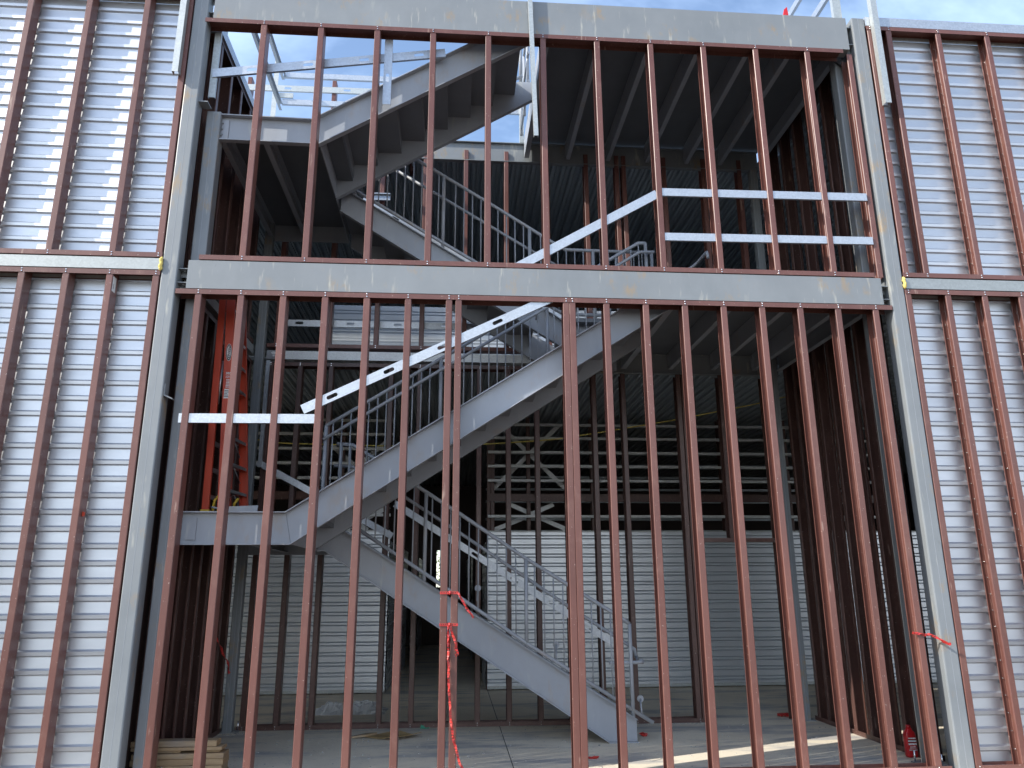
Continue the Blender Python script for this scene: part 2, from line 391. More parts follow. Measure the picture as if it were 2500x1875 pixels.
# ---------------------------------------------------------------- facade beams (box girders with clip angles)
def facade_beam(x0, x1, z0, z1, label, clipz):
    o = thing('steel_beam', label, 'beam', ((x0+x1)/2, .07, z0), 'grey facade beams')
    t = .010; p = [(.0, z0), (.14, z0), (.14, z0+t), (t, z0+t), (t, z1-t), (.14, z1-t), (.14, z1), (.0, z1)]
    MB().prism(p, 'x', x0, x1).build('channel', M_STEEL, o)
    for s, xe, xc in ((-1, x0, -.193), (1, x1, 7.097)):
        for z in clipz:
            b = MB(); a, c = (xc, xe-.002) if s < 0 else (xe+.002, xc)
            b.box(a, c, .03, .12, z, z+.008); b.box(a, c, .112, .12, z-.06, z-.001); 
            b.build('clip_angle', M_STEEL, o)
            MB().tube([((a+c)/2, .075, z-.016), ((a+c)/2, .075, z+.022)], .011, 6).build('bolt', M_STEEL, o)
    return o
facade_beam(-.095, 7.005, 4.402, 4.698, 'grey steel beam with rust marks between the lower and upper stud frames', (4.615, 4.47))
facade_beam(-.132, 7.025, 7.539, 7.968, 'deep grey steel beam across the top of the stair opening', (7.86, 7.63))

# ---------------------------------------------------------------- stud walls of the facade
P16 = .4064
lw = thing('stud_wall', 'lower red-brown steel stud frame in front of the stairs, with door gap', 'stud frame', (3.4, 0, FL), 'red-brown stud frames')
xs = [k*P16 for k in range(7)]+[2.534, 3.617, 3.6815]+[k*P16-.033 for k in range(10, 18)]
for x in xs: stud(lw, x, 0, FL+.004, 4.390)
track(lw, -.188, 7.088, 0, 4.394, -1, .050, [x+.032 for x in xs])
track(lw, -.05, 2.6, 0, FL+.001, 1, .05, [x+.032 for x in xs[:8]])
track(lw, 3.617, 7.03, 0, FL+.001, 1, .05, [x+.032 for x in xs[8:]])
uw = thing('stud_wall', 'upper red-brown steel stud frame under the top beam, studs widely spaced', 'stud frame', (3.4, 0, 4.70), 'red-brown stud frames')
ux = [.383+.6096*k for k in range(11)]
for x in ux: stud(uw, x, 0, 4.713, 7.525)
stud(uw, 7.0, 0.03, 4.72, 7.50)
track(uw, -.21, 6.94, 0, 7.536, -1, .05, [x+.032 for x in ux])
track(uw, .0, 6.945, 0, 4.708, 1, .05, [x+.032 for x in ux])

def side_wall(xl, xr, lower, upper, side, fx0, fx1):
    o = thing('stud_wall', f'lower red-brown stud frame of the {side} facade over ribbed silver sheet', 'stud frame', ((fx0+fx1)/2, 0, FL), 'red-brown stud frames')
    for x in lower: stud(o, x, 0, FL+.004, 4.575, d=DS)
    track(o, fx0, fx1, 0, 4.579, -1, .05, [x+.032 for x in lower], d=DS); track(o, fx0, fx1, 0, FL+.001, 1, .05, [x+.032 for x in lower], d=DS)
    u = thing('stud_wall', f'upper red-brown stud frame of the {side} facade over ribbed silver sheet', 'stud frame', ((fx0+fx1)/2, 0, 4.72), 'red-brown stud frames')
    for x in upper: stud(u, x, 0, 4.725, 7.87, d=DS)
    track(u, fx0, fx1, 0, 7.874, -1, .05, [x+.032 for x in upper], d=DS); track(u, fx0, fx1, 0, 4.720, 1, .05, [x+.032 for x in upper], d=DS)
    for nm, z0, z1 in (('lower', FL+.01, 4.535), ('upper', 4.745, 7.815)):
        s = sheet('liner_sheet', M_LINER, fx0, fx1, DS+.0236, z0, z1, None, .082 if nm == 'lower' else .034)
        tag(s, f'ribbed silver metal sheet behind the {nm} {side} studs', 'metal sheet', 'ribbed silver sheets on the facade')
        if side == 'right':                 # fastener tips poking through the back flanges of the nearest studs
            q = o if nm == 'lower' else u
            for x in (lower[1:4] if nm == 'lower' else upper[1:4]):
                z = (.082 if nm == 'lower' else .034)+.028
                while z < z1-.05:
                    if z > z0+.03: inst(_tip, 'screw_tip', q, (x+.034+random.uniform(-.006, .006), DS-.003, z+random.uniform(-.004, .004)))
                    z += .1527
        b = MB().box(fx0, fx1, DS+.001, DS+.022, z1+.001, z1+.035).build('sheet_cap', M_GALVW, s)
    bd = MB(); bd.prism([(.0, 4.590), (.14, 4.590), (.14, 4.593), (.003, 4.593), (.003, 4.705), (.14, 4.705), (.14, 4.708), (0, 4.708)], 'x', fx0, fx1)
    tag(bd.build('galvanised_band', M_BAND), f'pale galvanised steel band between the two {side} stud frames', 'steel band', 'pale steel bands')
    fl = MB().box(fx0, fx1, -.002, .15, 7.880, 8.0).build('flashing_strip', M_GALV)
    tag(fl, f'bluish metal flashing strip along the roof edge of the {side} facade', 'flashing', 'roof edge flashing')
_tip = MB().tube([(0, 0, 0), (0, -.021, -.002)], .0042, 6, [.0042, .0028]).mesh('screw_tip', M_ZINC)
lowL = [-.422]+[-.858-.41*k for k in range(9)]; upL = [-.422]+[-.867-.6*k for k in range(6)]
lowR = [7.258]+[7.698+.4085*k for k in range(10)]; upR = [7.272]+[7.5+.6045*k for k in range(7)]
side_wall(0, 0, lowL, upL, 'left', -4.4, -.352)
side_wall(0, 0, lowR, upR, 'right', 7.257, 11.8)

def foam(x, y0, z0, z1, s, label):
    pts = [(x+random.uniform(-.006, .006), y0+random.uniform(-.01, .004), z0+(z1-z0)*k/7) for k in range(8)]
    o = MB().tube(pts, .016, 8, [.010, .017, .019, .015, .013, .018, .016, .009]).build('spray_foam', M_FOAM)
    tag(o, label, 'foam', 'spray foam blobs')
foam(-.352, -.012, 4.575, 4.715, 1, 'yellow spray foam oozing from the right end of the left pale band')
foam(7.258, -.006, 4.585, 4.715, 1, 'yellow spray foam at the left end of the right pale band')
o = MB().box(-.792, -.790, .012, .075, 4.36, 4.512).build('paper_tag', M_WHITE); tag(o, 'white paper tag stuck on a lower left stud under the track', 'tag')
MB().box(-.7895, -.7885, .03, .036, 4.385, 4.44).build('printed_mark', M_INK, o)
o = MB(); o.box(-.793, -.778, .055, .075, 2.205, 2.238); o.box(-.790, -.784, .050, .080, 2.200, 2.243)
tag(o.build('marker_clip', M_ORANGE), 'small bright orange marker clipped on a lower left stud', 'marker')

# ---------------------------------------------------------------- loose galvanised channels on the facade
def slot_plate(A, B, w, slots, m, y, thick=.003, leg=.028, up_ax=None):
    """flat-faced track in the xz plane from A to B (centre line), width w, facing -y, with stadium holes at distances slots; legs turn back (+y)"""
    b = MB(); A = Vector((A[0], 0, A[1])); B = Vector((B[0], 0, B[1])); L = (B-A).length; d = (B-A)/L; n = Vector((-d.z, 0, d.x))
    def P(s, v, yy): q = A+d*s+n*v; return (q.x, yy, q.z)
    hl, hr = .055, .019
    cuts = sorted(slots); s0 = 0.0
    def quad(sa, sb, va, vb): b.prism4([P(sa, va, 0), P(sb, va, 0), P(sb, vb, 0), P(sa, vb, 0)], y, y+thick)
    def prism4(ps, ya, yb):
        k = len(ps); vs = [(p[0], ya, p[2]) for p in ps]+[(p[0], yb, p[2]) for p in ps]
        b.add(vs, [list(range(k)), list(range(2*k-1, k-1, -1))]+[(i, i+k, (i+1) % k+k, (i+1) % k) for i in range(k)])
    b.prism4 = prism4
    for c in cuts:
        quad(s0, c-hl, -w/2, w/2)
        for sg in (-1, 1):          # plate above and below the slot, with rounded ends
            arc = []
            for k in range(7): a = math.pi*.5*k/6; arc.append((c-hl+hr-hr*math.cos(a), sg*hr*math.sin(a)))
            for k in range(7): a = math.pi*.5*k/6; arc.append((c+hl-hr+hr*math.sin(a), sg*hr*math.cos(a)))
            poly = [P(c-hl, sg*w/2, 0)]+[P(p, q, 0) for p, q in arc]+[P(c+hl, sg*w/2, 0)]
            prism4(poly, y, y+thick)
        s0 = c+hl
    quad(s0, L, -w/2, w/2)
    for sg in (-1, 1):
        va, vb = sg*w/2, sg*(w/2-thick)
        prism4([P(0, va, 0), P(L, va, 0), P(L, vb, 0), P(0, vb, 0)], y+thick, y+leg)
    return b
G_GV = 'loose galvanised framing channels'
def galvthing(b, label, name='galvanised_channel', m=None): return tag(b.build(name, m or M_GALV), label, 'steel channel', G_GV)
def dist(a, b): return math.hypot(a[0]-b[0], a[1]-b[1])
# handrail backing that follows the first upper flight, with slots
A, B = (1.10, 3.203), (3.50, 4.394)
galvthing(slot_plate(A, B, .092, [dist(A, p) for p in ((1.372, 3.336), (1.901, 3.598), (2.415, 3.853), (2.957, 4.122))], M_GALV, .012), 'bright slotted diagonal channel across the lower studs above the stair rail')
galvthing(slot_plate((3.0, 4.629), (4.66, 5.610), .094, [], M_GALV, .012), 'smooth diagonal channel rising to the right across the upper studs')
galvthing(slot_plate((-.03, 3.108), (1.235, 3.115), .088, [], M_GALV, .012), 'short level galvanised channel across the first lower studs in front of the ladder')
galvthing(slot_plate((4.66, 5.633), (6.99, 5.655), .088, [], M_GALV, .012), 'higher of two level galvanised channels across the upper right studs')
galvthing(slot_plate((4.66, 5.113), (6.99, 5.136), .086, [], M_GALV, .012), 'lower of two level galvanised channels across the upper right studs')
A, B = (-.14, 6.963), (2.376, 7.363)
galvthing(slot_plate(A, B, .102, [dist(A, p) for p in ((.28, 7.03), (.879, 7.125), (1.482, 7.222), (2.084, 7.317))], M_GALV, .158), 'slotted channel sloping gently behind the upper left studs against the sky')
galvthing(slot_plate((1.750, 6.645), (1.750, 7.47), .088, [.335], M_GALV, .190 if False else .1285-.0035, .003), 'short upright slotted channel hanging from the top track')
def c_stick(x0, x1, y0, y1, z0, z1, lean=0, label=''):
    t = .002; p = [(x0, y0), (x1, y0), (x1, y1), (x1-t, y1), (x1-t, y0+t), (x0+t, y0+t), (x0+t, y1), (x0, y1)]
    b = MB(); n = len(p)
    vs = [(q[0]+lean, q[1], z0) for q in p]+[(q[0], q[1], z1) for q in p]
    b.add(vs, [list(range(n)), list(range(2*n-1, n-1, -1))]+[(i, i+n, (i+1) % n+n, (i+1) % n) for i in range(n)])
    return galvthing(b, label, m=M_GALVW)
c_stick(-.462, -.398, -.078, -.006, 6.79, 8.7, 0, 'upright pale channel in front of the left column, hanging below the roof edge')
c_stick(7.315, 7.385, -.074, -.006, 6.80, 8.7, 0, 'upright pale channel on the right of the right column, rising past the roof edge')
c_stick(3.276, 3.322, -.075, -.024, 6.20, 8.6, .064, 'thin leaning channel crossing the top beam in the middle')
c_stick(-.155, -.085, .17, .20, 6.67, 7.50, 0, 'short perforated upright strip beside the left column top')

# ---------------------------------------------------------------- stairs
def lerp_line(pts, x):
    for (x0, z0), (x1, z1) in zip(pts, pts[1:]):
        if min(x0, x1)-1e-6 <= x <= max(x0, x1)+1e-6: return z0+(z1-z0)*(x-x0)/(x1-x0)
    return pts[0][1] if abs(x-pts[0][0]) < abs(x-pts[-1][0]) else pts[-1][1]
def stringer(parent, top, bot, yw, ytoe, m=None):
    b = MB(); s = 1 if ytoe < yw else -1; t = .009
    b.prism(top+bot[::-1], 'y', yw, yw+s*t)
    b.prism(top+[(x, z-.011) for x, z in top[::-1]], 'y', ytoe, yw-s*.0002)
    b.prism(bot+[(x, z+.011) for x, z in bot[::-1]], 'y', ytoe, yw-s*.0002)
    return b.build('stringer', m or M_STEEL2, parent)
def steps(parent, x_lo, z_lo, run, rise, n, sgn, y0, y1):
    """closed-riser pan steps, climbing towards sgn*x; one mesh shared by all steps of the flight"""
    b = MB(); b.box(0, sgn*.004, y0, y1, -.02, rise); b.box(-sgn*.02, sgn*run, y0, y1, rise-.02, rise)
    me = b.mesh('step', M_STEP, Vector((0, y0, 0)))
    for i in range(n): inst(me, 'step', parent, (x_lo+sgn*run*i, y0, z_lo+rise*i))
    xr = x_lo+sgn*run*n; MB().box(min(xr, xr+sgn*.004), max(xr, xr+sgn*.004), y0, y1, z_lo+rise*n-.02, z_lo+rise*(n+1)-.003).build('riser', M_STEP, parent)
_bal = MB().tube([(0, 0, 0), (0, 0, 1)], .0078, 8).mesh('baluster', M_STEEL2)
def railing(parent, y, top, low, posts, bal, handrail=None, hy=None, post_low=None, skip_low=False):
    r = thing_part = MB().tube([(x, y, z) for x, z in top], .0215, 12).build('top_rail', M_STEEL2, parent)
    if not skip_low: MB().tube([(x, y, z) for x, z in low], .0215, 12).build('bottom_rail', M_STEEL2, parent)
    for px in posts:
        zt = lerp_line(top, px); zb = (post_low or (lambda x: lerp_line(low, x)-.1))(px)
        MB().tube([(px, y, zb), (px, y, zt)], .0215, 12).build('post', M_STEEL2, parent)
    x = bal[0]
    while x < bal[1]:
        if all(abs(x-p) > .045 for p in posts):
            zb, zt = lerp_line(low, x), lerp_line(top, x); inst(_bal, 'baluster', parent, (x, y, zb), None, 0, (1, 1, zt-zb))
        x += bal[2]
    if handrail: MB().tube([(x, hy, z) for x, z in handrail], .019, 12).build('handrail', M_STEEL2, parent)
    return r
G_ST, G_RL = 'grey steel stair flights', 'grey pipe stair railings'
# flight 1: ground (right) up to the lower landing (left), rear run
f1 = thing('stair_flight', 'lowest grey steel stair flight, rising left from the concrete floor', 'stairs', (2.9, 2.1, FL), G_ST)
t1 = [(1.05, 2.262), (1.20, 2.262), (1.935, 1.808), (4.553, .185)]
b1 = [(1.05, 1.957), (1.13, 1.957), (1.538, 1.690), (4.246, FL+.001), (4.553, FL+.001)]
stringer(f1, t1, b1, 1.602, 1.545); stringer(f1, t1, b1, 2.60, 2.655)
steps(f1, 4.50, FL, .28, .1778, 12, -1, 1.612, 2.592)
r1 = thing('stair_railing', 'lowest pipe railing with balusters beside the flight from the floor', 'railing', (2.9, 1.575, .1), G_RL)
tp1 = [(1.20, 3.16), (1.38, 3.15), (1.56, 3.04), (2.631, 2.361), (3.368, 1.872), (4.43, 1.222), (4.513, 1.165)]
lo1 = [(1.28, 2.33), (2.232, 1.719), (3.36, .972), (4.728, .144)]
railing(r1, 1.575, tp1, lo1, [1.25, 2.232, 3.364, 4.513], (1.36, 4.45, .105), [(1.16, 2.93), (1.36, 2.92), (1.56, 2.84), (2.64, 2.153), (3.811, 1.378), (4.50, .945), (4.585, .885), (4.60, .80)], 1.70, lambda x: lerp_line(t1, x)-.004)
MB().tube([(4.60, 1.70, .82), (4.61, 1.67, .775), (4.645, 1.62, .762), (4.60, 1.60, .757), (4.275, 1.59, .757)], .019, 12).build('return_pipe', M_STEEL2, r1)
for px, pz in ((3.70, .86), (2.83, 1.47), (4.62, .29)):
    b = MB(); b.tube([(px, 1.66, pz+.085), (px, 1.672, pz+.085)], .036, 14); b.tube([(px-.01, 1.585, pz-.05), (px, 1.665, pz+.085)], .009, 8); b.build('wall_bracket', M_STEEL2, r1)
# flight 2: lower landing up to the second floor, front run (stringer runs on as the landing edge beam)
f2 = thing('stair_flight', 'long grey stair flight rising right behind the lower studs, with landing beam', 'stairs', (2.6, .8, 1.95), G_ST)
t2 = [(-.004, 2.264), (.968, 2.264), (4.79, 4.712)]
b2 = [(-.004, 1.957), (1.03, 1.957), (4.51, 4.207), (4.79, 4.385)]
stringer(f2, t2, b2, .262, .205); 
t2r = [(1.0, 2.284), (4.79, 4.712)]; b2r = [(1.03, 1.957), (4.51, 4.207), (4.79, 4.385)]
stringer(f2, t2r, b2r, 1.400, 1.455)
steps(f2, 1.245, 2.262, .2743, .175, 13, 1, .272, 1.390)
MB().prism([(.06, 2.005), (.155, 2.005), (.155, 2.205), (.06, 2.205)], 'y', .250, .2618).build('shear_plate', M_STEEL2, f2)
r2 = thing('stair_railing', 'pipe railing with balusters on the long flight between the landing and second floor', 'railing', (2.9, 1.38, 2.3), G_RL)
tp2 = [(1.093, 3.340), (1.645, 3.690), (4.396, 5.459), (4.798, 5.712), (4.888, 5.715)]
lo2 = [(1.093, 2.44), (4.40, 4.555), (4.888, 4.87)]
railing(r2, 1.425, tp2, lo2, [1.093, 2.374, 3.634, 4.888], (1.17, 4.85, .098), [(1.08, 3.165), (1.906, 3.695), (4.526, 5.379), (4.79, 5.552), (4.97, 5.559)], 1.34, lambda x: lerp_line(t2r, x) if x > 1.2 else 2.26)
MB().tube([(3.50, 1.40, 4.66), (3.50, 1.36, 4.70), (3.50, 1.335, 4.76)], .012, 8).build('wall_bracket', M_STEEL2, r2)
MB().tube([(5.20, 1.76, 5.32), (5.50, 1.76, 5.505), (5.60, 1.755, 5.575), (5.640, 1.72, 5.60), (5.650, 1.42, 5.60), (5.650, 1.375, 5.59), (5.652, 1.355, 5.545), (5.652, 1.352, 5.50)], .019, 12).build('handrail_return', M_STEEL2, r2)
MB().tube([(5.20, 1.76, 4.712), (5.20, 1.76, 5.32)], .019, 12).build('post', M_STEEL2, r2)
# flight 3: second floor up to the upper landing, rear run
f3 = thing('stair_flight', 'dark grey stair flight descending right behind the upper studs', 'stairs', (2.5, 2.1, 4.4), G_ST)
t3 = [(1.08, 6.435), (1.501, 6.174), (3.86, 4.712), (4.72, 4.712)]; b3 = [(1.08, 6.095), (1.397, 5.898), (3.93, 4.305), (4.10, 4.395), (4.72, 4.395)]
stringer(f3, t3, b3, 1.602, 1.545); stringer(f3, t3, b3, 2.60, 2.655)
steps(f3, 3.52, 4.71, .2777, .178, 9, -1, 1.612, 2.592)
r3 = thing('stair_railing', 'pipe railing descending right in the upper storey, turning level over the second floor', 'railing', (3.0, 1.575, 4.7), G_RL)
tp3 = [(1.15, 7.402), (2.067, 6.824), (2.968, 6.260), (3.80, 5.722), (3.90, 5.665), (5.02, 5.657)]
lo3 = [(1.15, 6.458), (1.508, 6.238), (2.366, 5.711), (3.86, 4.80), (5.02, 4.80)]
railing(r3, 1.575, tp3, lo3, [1.25, 2.362, 3.45, 4.25, 5.0], (1.33, 4.97, .1075), [(1.15, 7.13), (3.384, 5.747), (3.90, 5.43)], 1.68, lambda x: lerp_line(t3, x)-.004)
# flight 4: upper landing to the roof, front run
f4 = thing('stair_flight', 'topmost grey stair flight with stepped underside, rising to the roof', 'stairs', (1.7, .8, 6.18), G_ST)
t4 = [(-.06, 6.500), (.945, 6.484), (3.30, 7.953), (3.498, 7.954)]; b4 = [(-.06, 6.190), (1.04, 6.178), (3.498, 7.70)]
stringer(f4, t4, b4, .262, .205)
t4r = [(1.0, 6.52), (3.30, 7.953), (3.498, 7.954)]; b4r = [(1.05, 6.185), (3.498, 7.70)]
stringer(f4, t4r, b4r, 1.400, 1.455)
steps(f4, 1.25, 6.484, .286, .1835, 7, 1, .272, 1.390)
b = MB().box(-.05, .07, .250, .2618, 6.225, 6.455).build('shear_plate', M_STEEL2, f4)
for z in (6.27, 6.34, 6.41): MB().tube([(.0, .236, z), (.0, .2505, z)], .013, 6).build('bolt', M_STEEL, f4)
MB().box(2.72, 2.80, 1.395, 1.40, 7.30, 7.35).build('lifting_lug', M_BLACK, f4)
r4 = thing('stair_railing', 'pale pipe railing against the sky along the topmost flight', 'railing', (2.0, 1.38, 6.5), G_RL)
tp4 = [(1.065, 7.525), (1.12, 7.565), (2.508, 8.411), (3.36, 8.93)]; lo4 = [(1.065, 6.66), (3.36, 8.07)]
railing(r4, 1.425, tp4, lo4, [1.068, 2.25, 3.34], (1.16, 3.3, .11), None, None, lambda x: lerp_line(t4r, x) if x > 1.1 else 6.50)
for f_, a_, b_ in ((f2, (.966, 2.250), (1.026, 1.972)), (f4, (.944, 6.468), (1.034, 6.196))):
    MB().sweep([(-.0015, -.0025), (.0015, -.0025), (.0015, .0025), (-.0015, .0025)], (a_[0], .2612, a_[1]), (b_[0], .2612, b_[1]), (0, 1, 0)).build('weld_seam', M_PLATE, f_)
# landings
def landing(z, x0, xh, label, joists):
    o = thing('stair_landing', label, 'landing', (.5, 1.45, z-.3), 'stair landings')
    b = MB().box(x0, xh-.001, .275, 2.66, z-.066, z-.012); b.box(xh+.011, 1.2445, .2735, 1.3895, z-.066, z-.004); b.box(xh+.011, 1.0999, 1.613, 2.591, z-.066, z-.004)
    b.build('floor_plate', M_PLATE, o)
    def cj(x): return [(x, z-.27), (x+.06, z-.27), (x+.06, z-.262), (x+.008, z-.262), (x+.008, z-.078), (x+.06, z-.078), (x+.06, z-.068), (x, z-.068)]
    for x in joists: MB().prism(cj(x), 'y', .273, 2.655).build('joist', M_STEEL2, o)
    MB().prism([(xh, z-.30), (xh+.010, z-.30), (xh+.010, z), (xh, z)], 'y', .274, 1.399).build('header', M_STEEL2, o)
    MB().prism([(xh, z-.30), (xh+.010, z-.30), (xh+.010, z), (xh, z)], 'y', 1.46, 2.595).build('header', M_STEEL2, o)
    MB().prism([(2.662, z-.30), (2.674, z-.30), (2.674, z), (2.662, z)], 'x', x0, xh).build('rear_beam', M_STEEL2, o)
    return o
landing(2.262, -.0, 1.03, 'lower stair landing carrying the orange ladder at the left', [.45])
landing(6.488, -.06, 1.04, 'upper stair landing, dark joists seen from below at the upper left', [-.03, .43])

# ---------------------------------------------------------------- floor decks with joists (right side)
def floor_deck(z, x0, x1, xh, jx, label, rb, zj, hdr_y):
    o = thing('floor_deck', label, 'floor deck', ((x0+x1)/2, 1.5, z-.3), 'joisted floor decks')
    b = MB(); b.box(xh+.012, x1, .16, 2.735, z-.045, z); 
    if x0 < xh: b.box(x0, xh+.008, 1.47, 2.735, z-.045, z)
    b.build('floor_plate', M_PLATE, o)
    for x in jx:
        zt = z-.048
        MB().prism([(x, zj), (x+.06, zj), (x+.06, zj+.009), (x+.009, zj+.009), (x+.009, zt-.009), (x+.06, zt-.009), (x+.06, zt), (x, zt)], 'y', .16, 2.69).build('joist', M_STEEL2, o)
        MB().box(x-.010, x-.001, 2.60, 2.69, zj+.05, zt-.02).build('clip_plate', M_STEEL2, o)
    t = .010
    MB().prism([(rb[0], z-.004), (rb[0], rb[1]), (rb[0]-.07, rb[1]), (rb[0]-.07, rb[1]+t), (rb[0]-t, rb[1]+t), (rb[0]-t, z-.05), (rb[0]-.001-t, z-.05), (rb[0]-.001-t, z-.046), (rb[0], z-.046)][:6]+[], 'y', .36, 2.69).build('edge_beam', M_STEEL2, o)
    MB().prism([(xh, rb[1]), (xh+.07, rb[1]), (xh+.07, rb[1]+t), (xh+t, rb[1]+t), (xh+t, z-.046), (xh+.011, z-.046), (xh+.011, z), (xh, z)], 'y', hdr_y[0], hdr_y[1]).build('header', M_STEEL2, o)
    return o
fd = floor_deck(7.955, 3.50, 7.262, 3.50, [4.115, 4.71, 5.30, 5.89, 6.40], 'dark joisted roof deck seen from below at the upper right', (7.05, 7.640), 7.635, (.16, 2.69))
MB().box(7.264, 7.2685, .19, 2.925, 7.70, 7.954).build('edge_plate', M_STEEL2, fd)
floor_deck(4.715, 3.87, 7.262, 4.80, [5.46, 6.06, 6.64], 'dark joisted second floor deck seen from below right of the stairs', (7.05, 4.44), 4.445, (.16, 2.69))
def rear_beam(x0, x1, z0, z1, label):
    t = .010; yb = 2.75; p = [(yb, z0), (yb, z1), (yb-.07, z1), (yb-.07, z1-t), (yb-t, z1-t), (yb-t, z0+t), (yb-.07, z0+t), (yb-.07, z0)]
    p = [(yb-.055, z0), (yb+.02, z0), (yb+.02, z1), (yb-.055, z1), (yb-.055, z1-t), (yb-.012, z1-t), (yb-.012, z0+t), (yb-.055, z0+t)]
    return tag(MB().prism(p, 'x', x0, x1).build('rear_beam', M_STEEL), label, 'beam', 'rear steel beams')
rear_beam(-.08, 7.04, 7.575, 7.890, 'pale grey rear beam under the open sky behind the topmost flight')
rear_beam(4.0, 7.04, 4.385, 4.665, 'grey rear beam carrying the second floor joists at the right')
gb = MB().prism([(2.74, 4.514), (2.86, 4.514), (2.86, 4.517), (2.743, 4.517), (2.743, 4.627), (2.86, 4.627), (2.86, 4.63), (2.74, 4.63)], 'x', .235, 3.98).build('galvanised_band', M_RAIL)
tag(gb, 'pale scuffed steel band between rear stud frames, behind the balusters', 'steel band', 'pale steel bands')
o = MB(); o.box(.03, .233, 2.735, 2.85, 4.515, 4.632); o.box(.08, .2, 2.728, 2.7345, 4.53, 4.60)
tag(o.build('splice_plate', M_STEEL2), 'dark steel plate with a torn white sticker at the left end of the rear band', 'plate')
o = MB()
random.seed(3)
for k in range(9):
    a = .085+.085*random.random(); c = 4.545+.055*random.random(); o.box(a, a+.03, 2.7262+k*.00012, 2.7275+k*.0001, c, c+.010+.012*random.random())
tag(o.build('torn_sticker', M_WHITE), 'torn white sticker remains on the dark plate by the left rear column', 'sticker')

# ---------------------------------------------------------------- interior stud walls
ry = 2.70
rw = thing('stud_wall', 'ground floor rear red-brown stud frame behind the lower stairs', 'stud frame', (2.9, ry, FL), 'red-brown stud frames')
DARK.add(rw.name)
rxs = [.075, .457, .862, 1.27, 1.655, 2.038, 2.43, 2.835, 3.222, 3.608, 4.0, 4.385, 4.790, 5.18]
for x in rxs: stud(rw, x, ry, FL+.004, 4.455 if x < 3.95 else 4.375)
stud(rw, 5.560, ry, FL+.004, 4.375); stud(rw, 5.632, ry, FL+.004, 4.375)
track(rw, .04, 5.70, ry, FL+.001, 1, .05, [x+.032 for x in rxs]+[5.6])
track(rw, .03, 3.97, ry, 4.460, -1, .05, [x+.032 for x in rxs[:10]])
track(rw, 5.70, 6.78, ry, 2.118, 1, .05, [6.74]); stud(rw, 6.155, ry, 2.122, 4.375)
stud(rw, 6.775, ry+.0, FL+.004, 4.375)
ru = thing('stud_wall', 'second floor rear red-brown stud frame behind the upper stairs', 'stud frame', (2.9, ry, 4.64), 'red-brown stud frames')
rux = [.12, .80, 1.43, 2.04, 2.622, 3.207, 3.80, 4.38, 4.84, 4.945, 5.55, 6.15, 6.70]
for x in rux: stud(ru, x, ry, 4.674 if x < 3.95 else 4.72, 7.74)
track(ru, .03, 3.97, ry, 4.670, 1, .05, [x+.032 for x in rux[:7]])
def wall_along_y(x0, ys, z0, z1, label, y0, y1):
    o = thing('stud_wall', label, 'stud frame', (x0+.076, (y0+y1)/2, z0), 'red-brown stud frames')
    DARK.add(o.name)
    for y in ys: stud(o, x0, y, z0+.004, z1-.004, 'side')
    side_track(o, x0, y0, y1, z0+.001, 1); side_track(o, x0, y0, y1, z1, -1)
    return o
wall_along_y(-.25, [.42+.3*k for k in range(8)], FL, 4.44, 'ground floor stud frame along the left side of the stair bay', .36, 2.62)
wall_along_y(-.25, [.30, .70, 1.10, 1.50, 1.90, 2.30], 4.66, 7.50, 'second floor stud frame along the left side, its top edge against the sky', .20, 2.55)
fs = MB().box(-.262, -.086, .18, 2.56, 7.505, 7.62).build('flashing_strip', M_GALV)
tag(fs, 'galvanised flashing along the top of the left inner stud wall', 'flashing', 'roof edge flashing')
lb = MB().box(-.25, -.095, .36, 2.55, 4.515, 4.63).build('galvanised_band', M_GALVW)
tag(lb, 'pale steel band on the left inner wall above the ladder', 'steel band', 'pale steel bands')
wall_along_y(7.082, [.42, .75, 1.08, 1.41, 1.74, 2.07, 2.36, 2.62], FL, 4.668, 'ground floor stud frame along the right side of the stair bay', .40, 2.75)
wall_along_y(7.082, [.42, .82, 1.22, 1.62, 2.02, 2.42], 4.72, 7.908, 'second floor stud frame along the right side of the stair bay', .40, 2.70)
for z0, z1, lb_, x0, x1 in ((FL, 4.45, 'ground floor', -.30, -.27), (4.66, 7.6, 'second floor', -.30, -.27)):
    tag(MB().box(x0, x1, .2, 2.9, z0+.003, z1).build('wall_sheathing', M_DARK), f'dark sheathing behind the {lb_} studs on the left side of the stairs', 'wall panel', 'dark sheathing panels')

# ---------------------------------------------------------------- corridor beyond the rear studs
def hall(x0, x1, y, z0, z1, label):
    s = MB().prism(groove_profile(y, z0, z1), 'x', x0, x1).build('corridor_panel', M_HALL)
    tag(s, label, 'metal panel', 'white ribbed corridor panels')
    MB().box(x0, x1, y-.03, y+.01, z1+.001, z1+.02).build('top_trim', M_GALVW, s)
    MB().box(x0, x1, y-.022, y+.01, z0-.001, z0+.045).build('base_trim', M_GALVW, s)
    return s
hall(3.13, 11.5, 5.95, -.03, 2.465, 'white ribbed corridor panel at the lower right behind the stairs')
hall(-3.5, 1.50, 5.74, -.03, 2.465, 'white ribbed corridor panel at the lower left under the landing')
def hall_y(x, y0, y1, z1, inv, label, k):
    p = groove_profile(x, -.03, z1, 1 if inv else -1)
    b = MB().prism(p, 'y', y0, y1).build('corridor_panel', M_HALL); tag(b, label, 'metal panel', 'white ribbed corridor panels')
    return b
for i, (y0, y1) in enumerate(((5.78, 7.6), (8.3, 9.9), (10.7, 12.4), (13.2, 15.9))):
    hall_y(1.52+.05*i, y0, y1, 2.3, True, f'dark ribbed panel {("nearest", "second", "third", "last")[i]} along the left of the far passage', i)
    hall_y(3.10-.05*i, y0+.24, y1, 2.3, False, f'dark ribbed panel {("nearest", "second", "third", "last")[i]} along the right of the far passage', i)
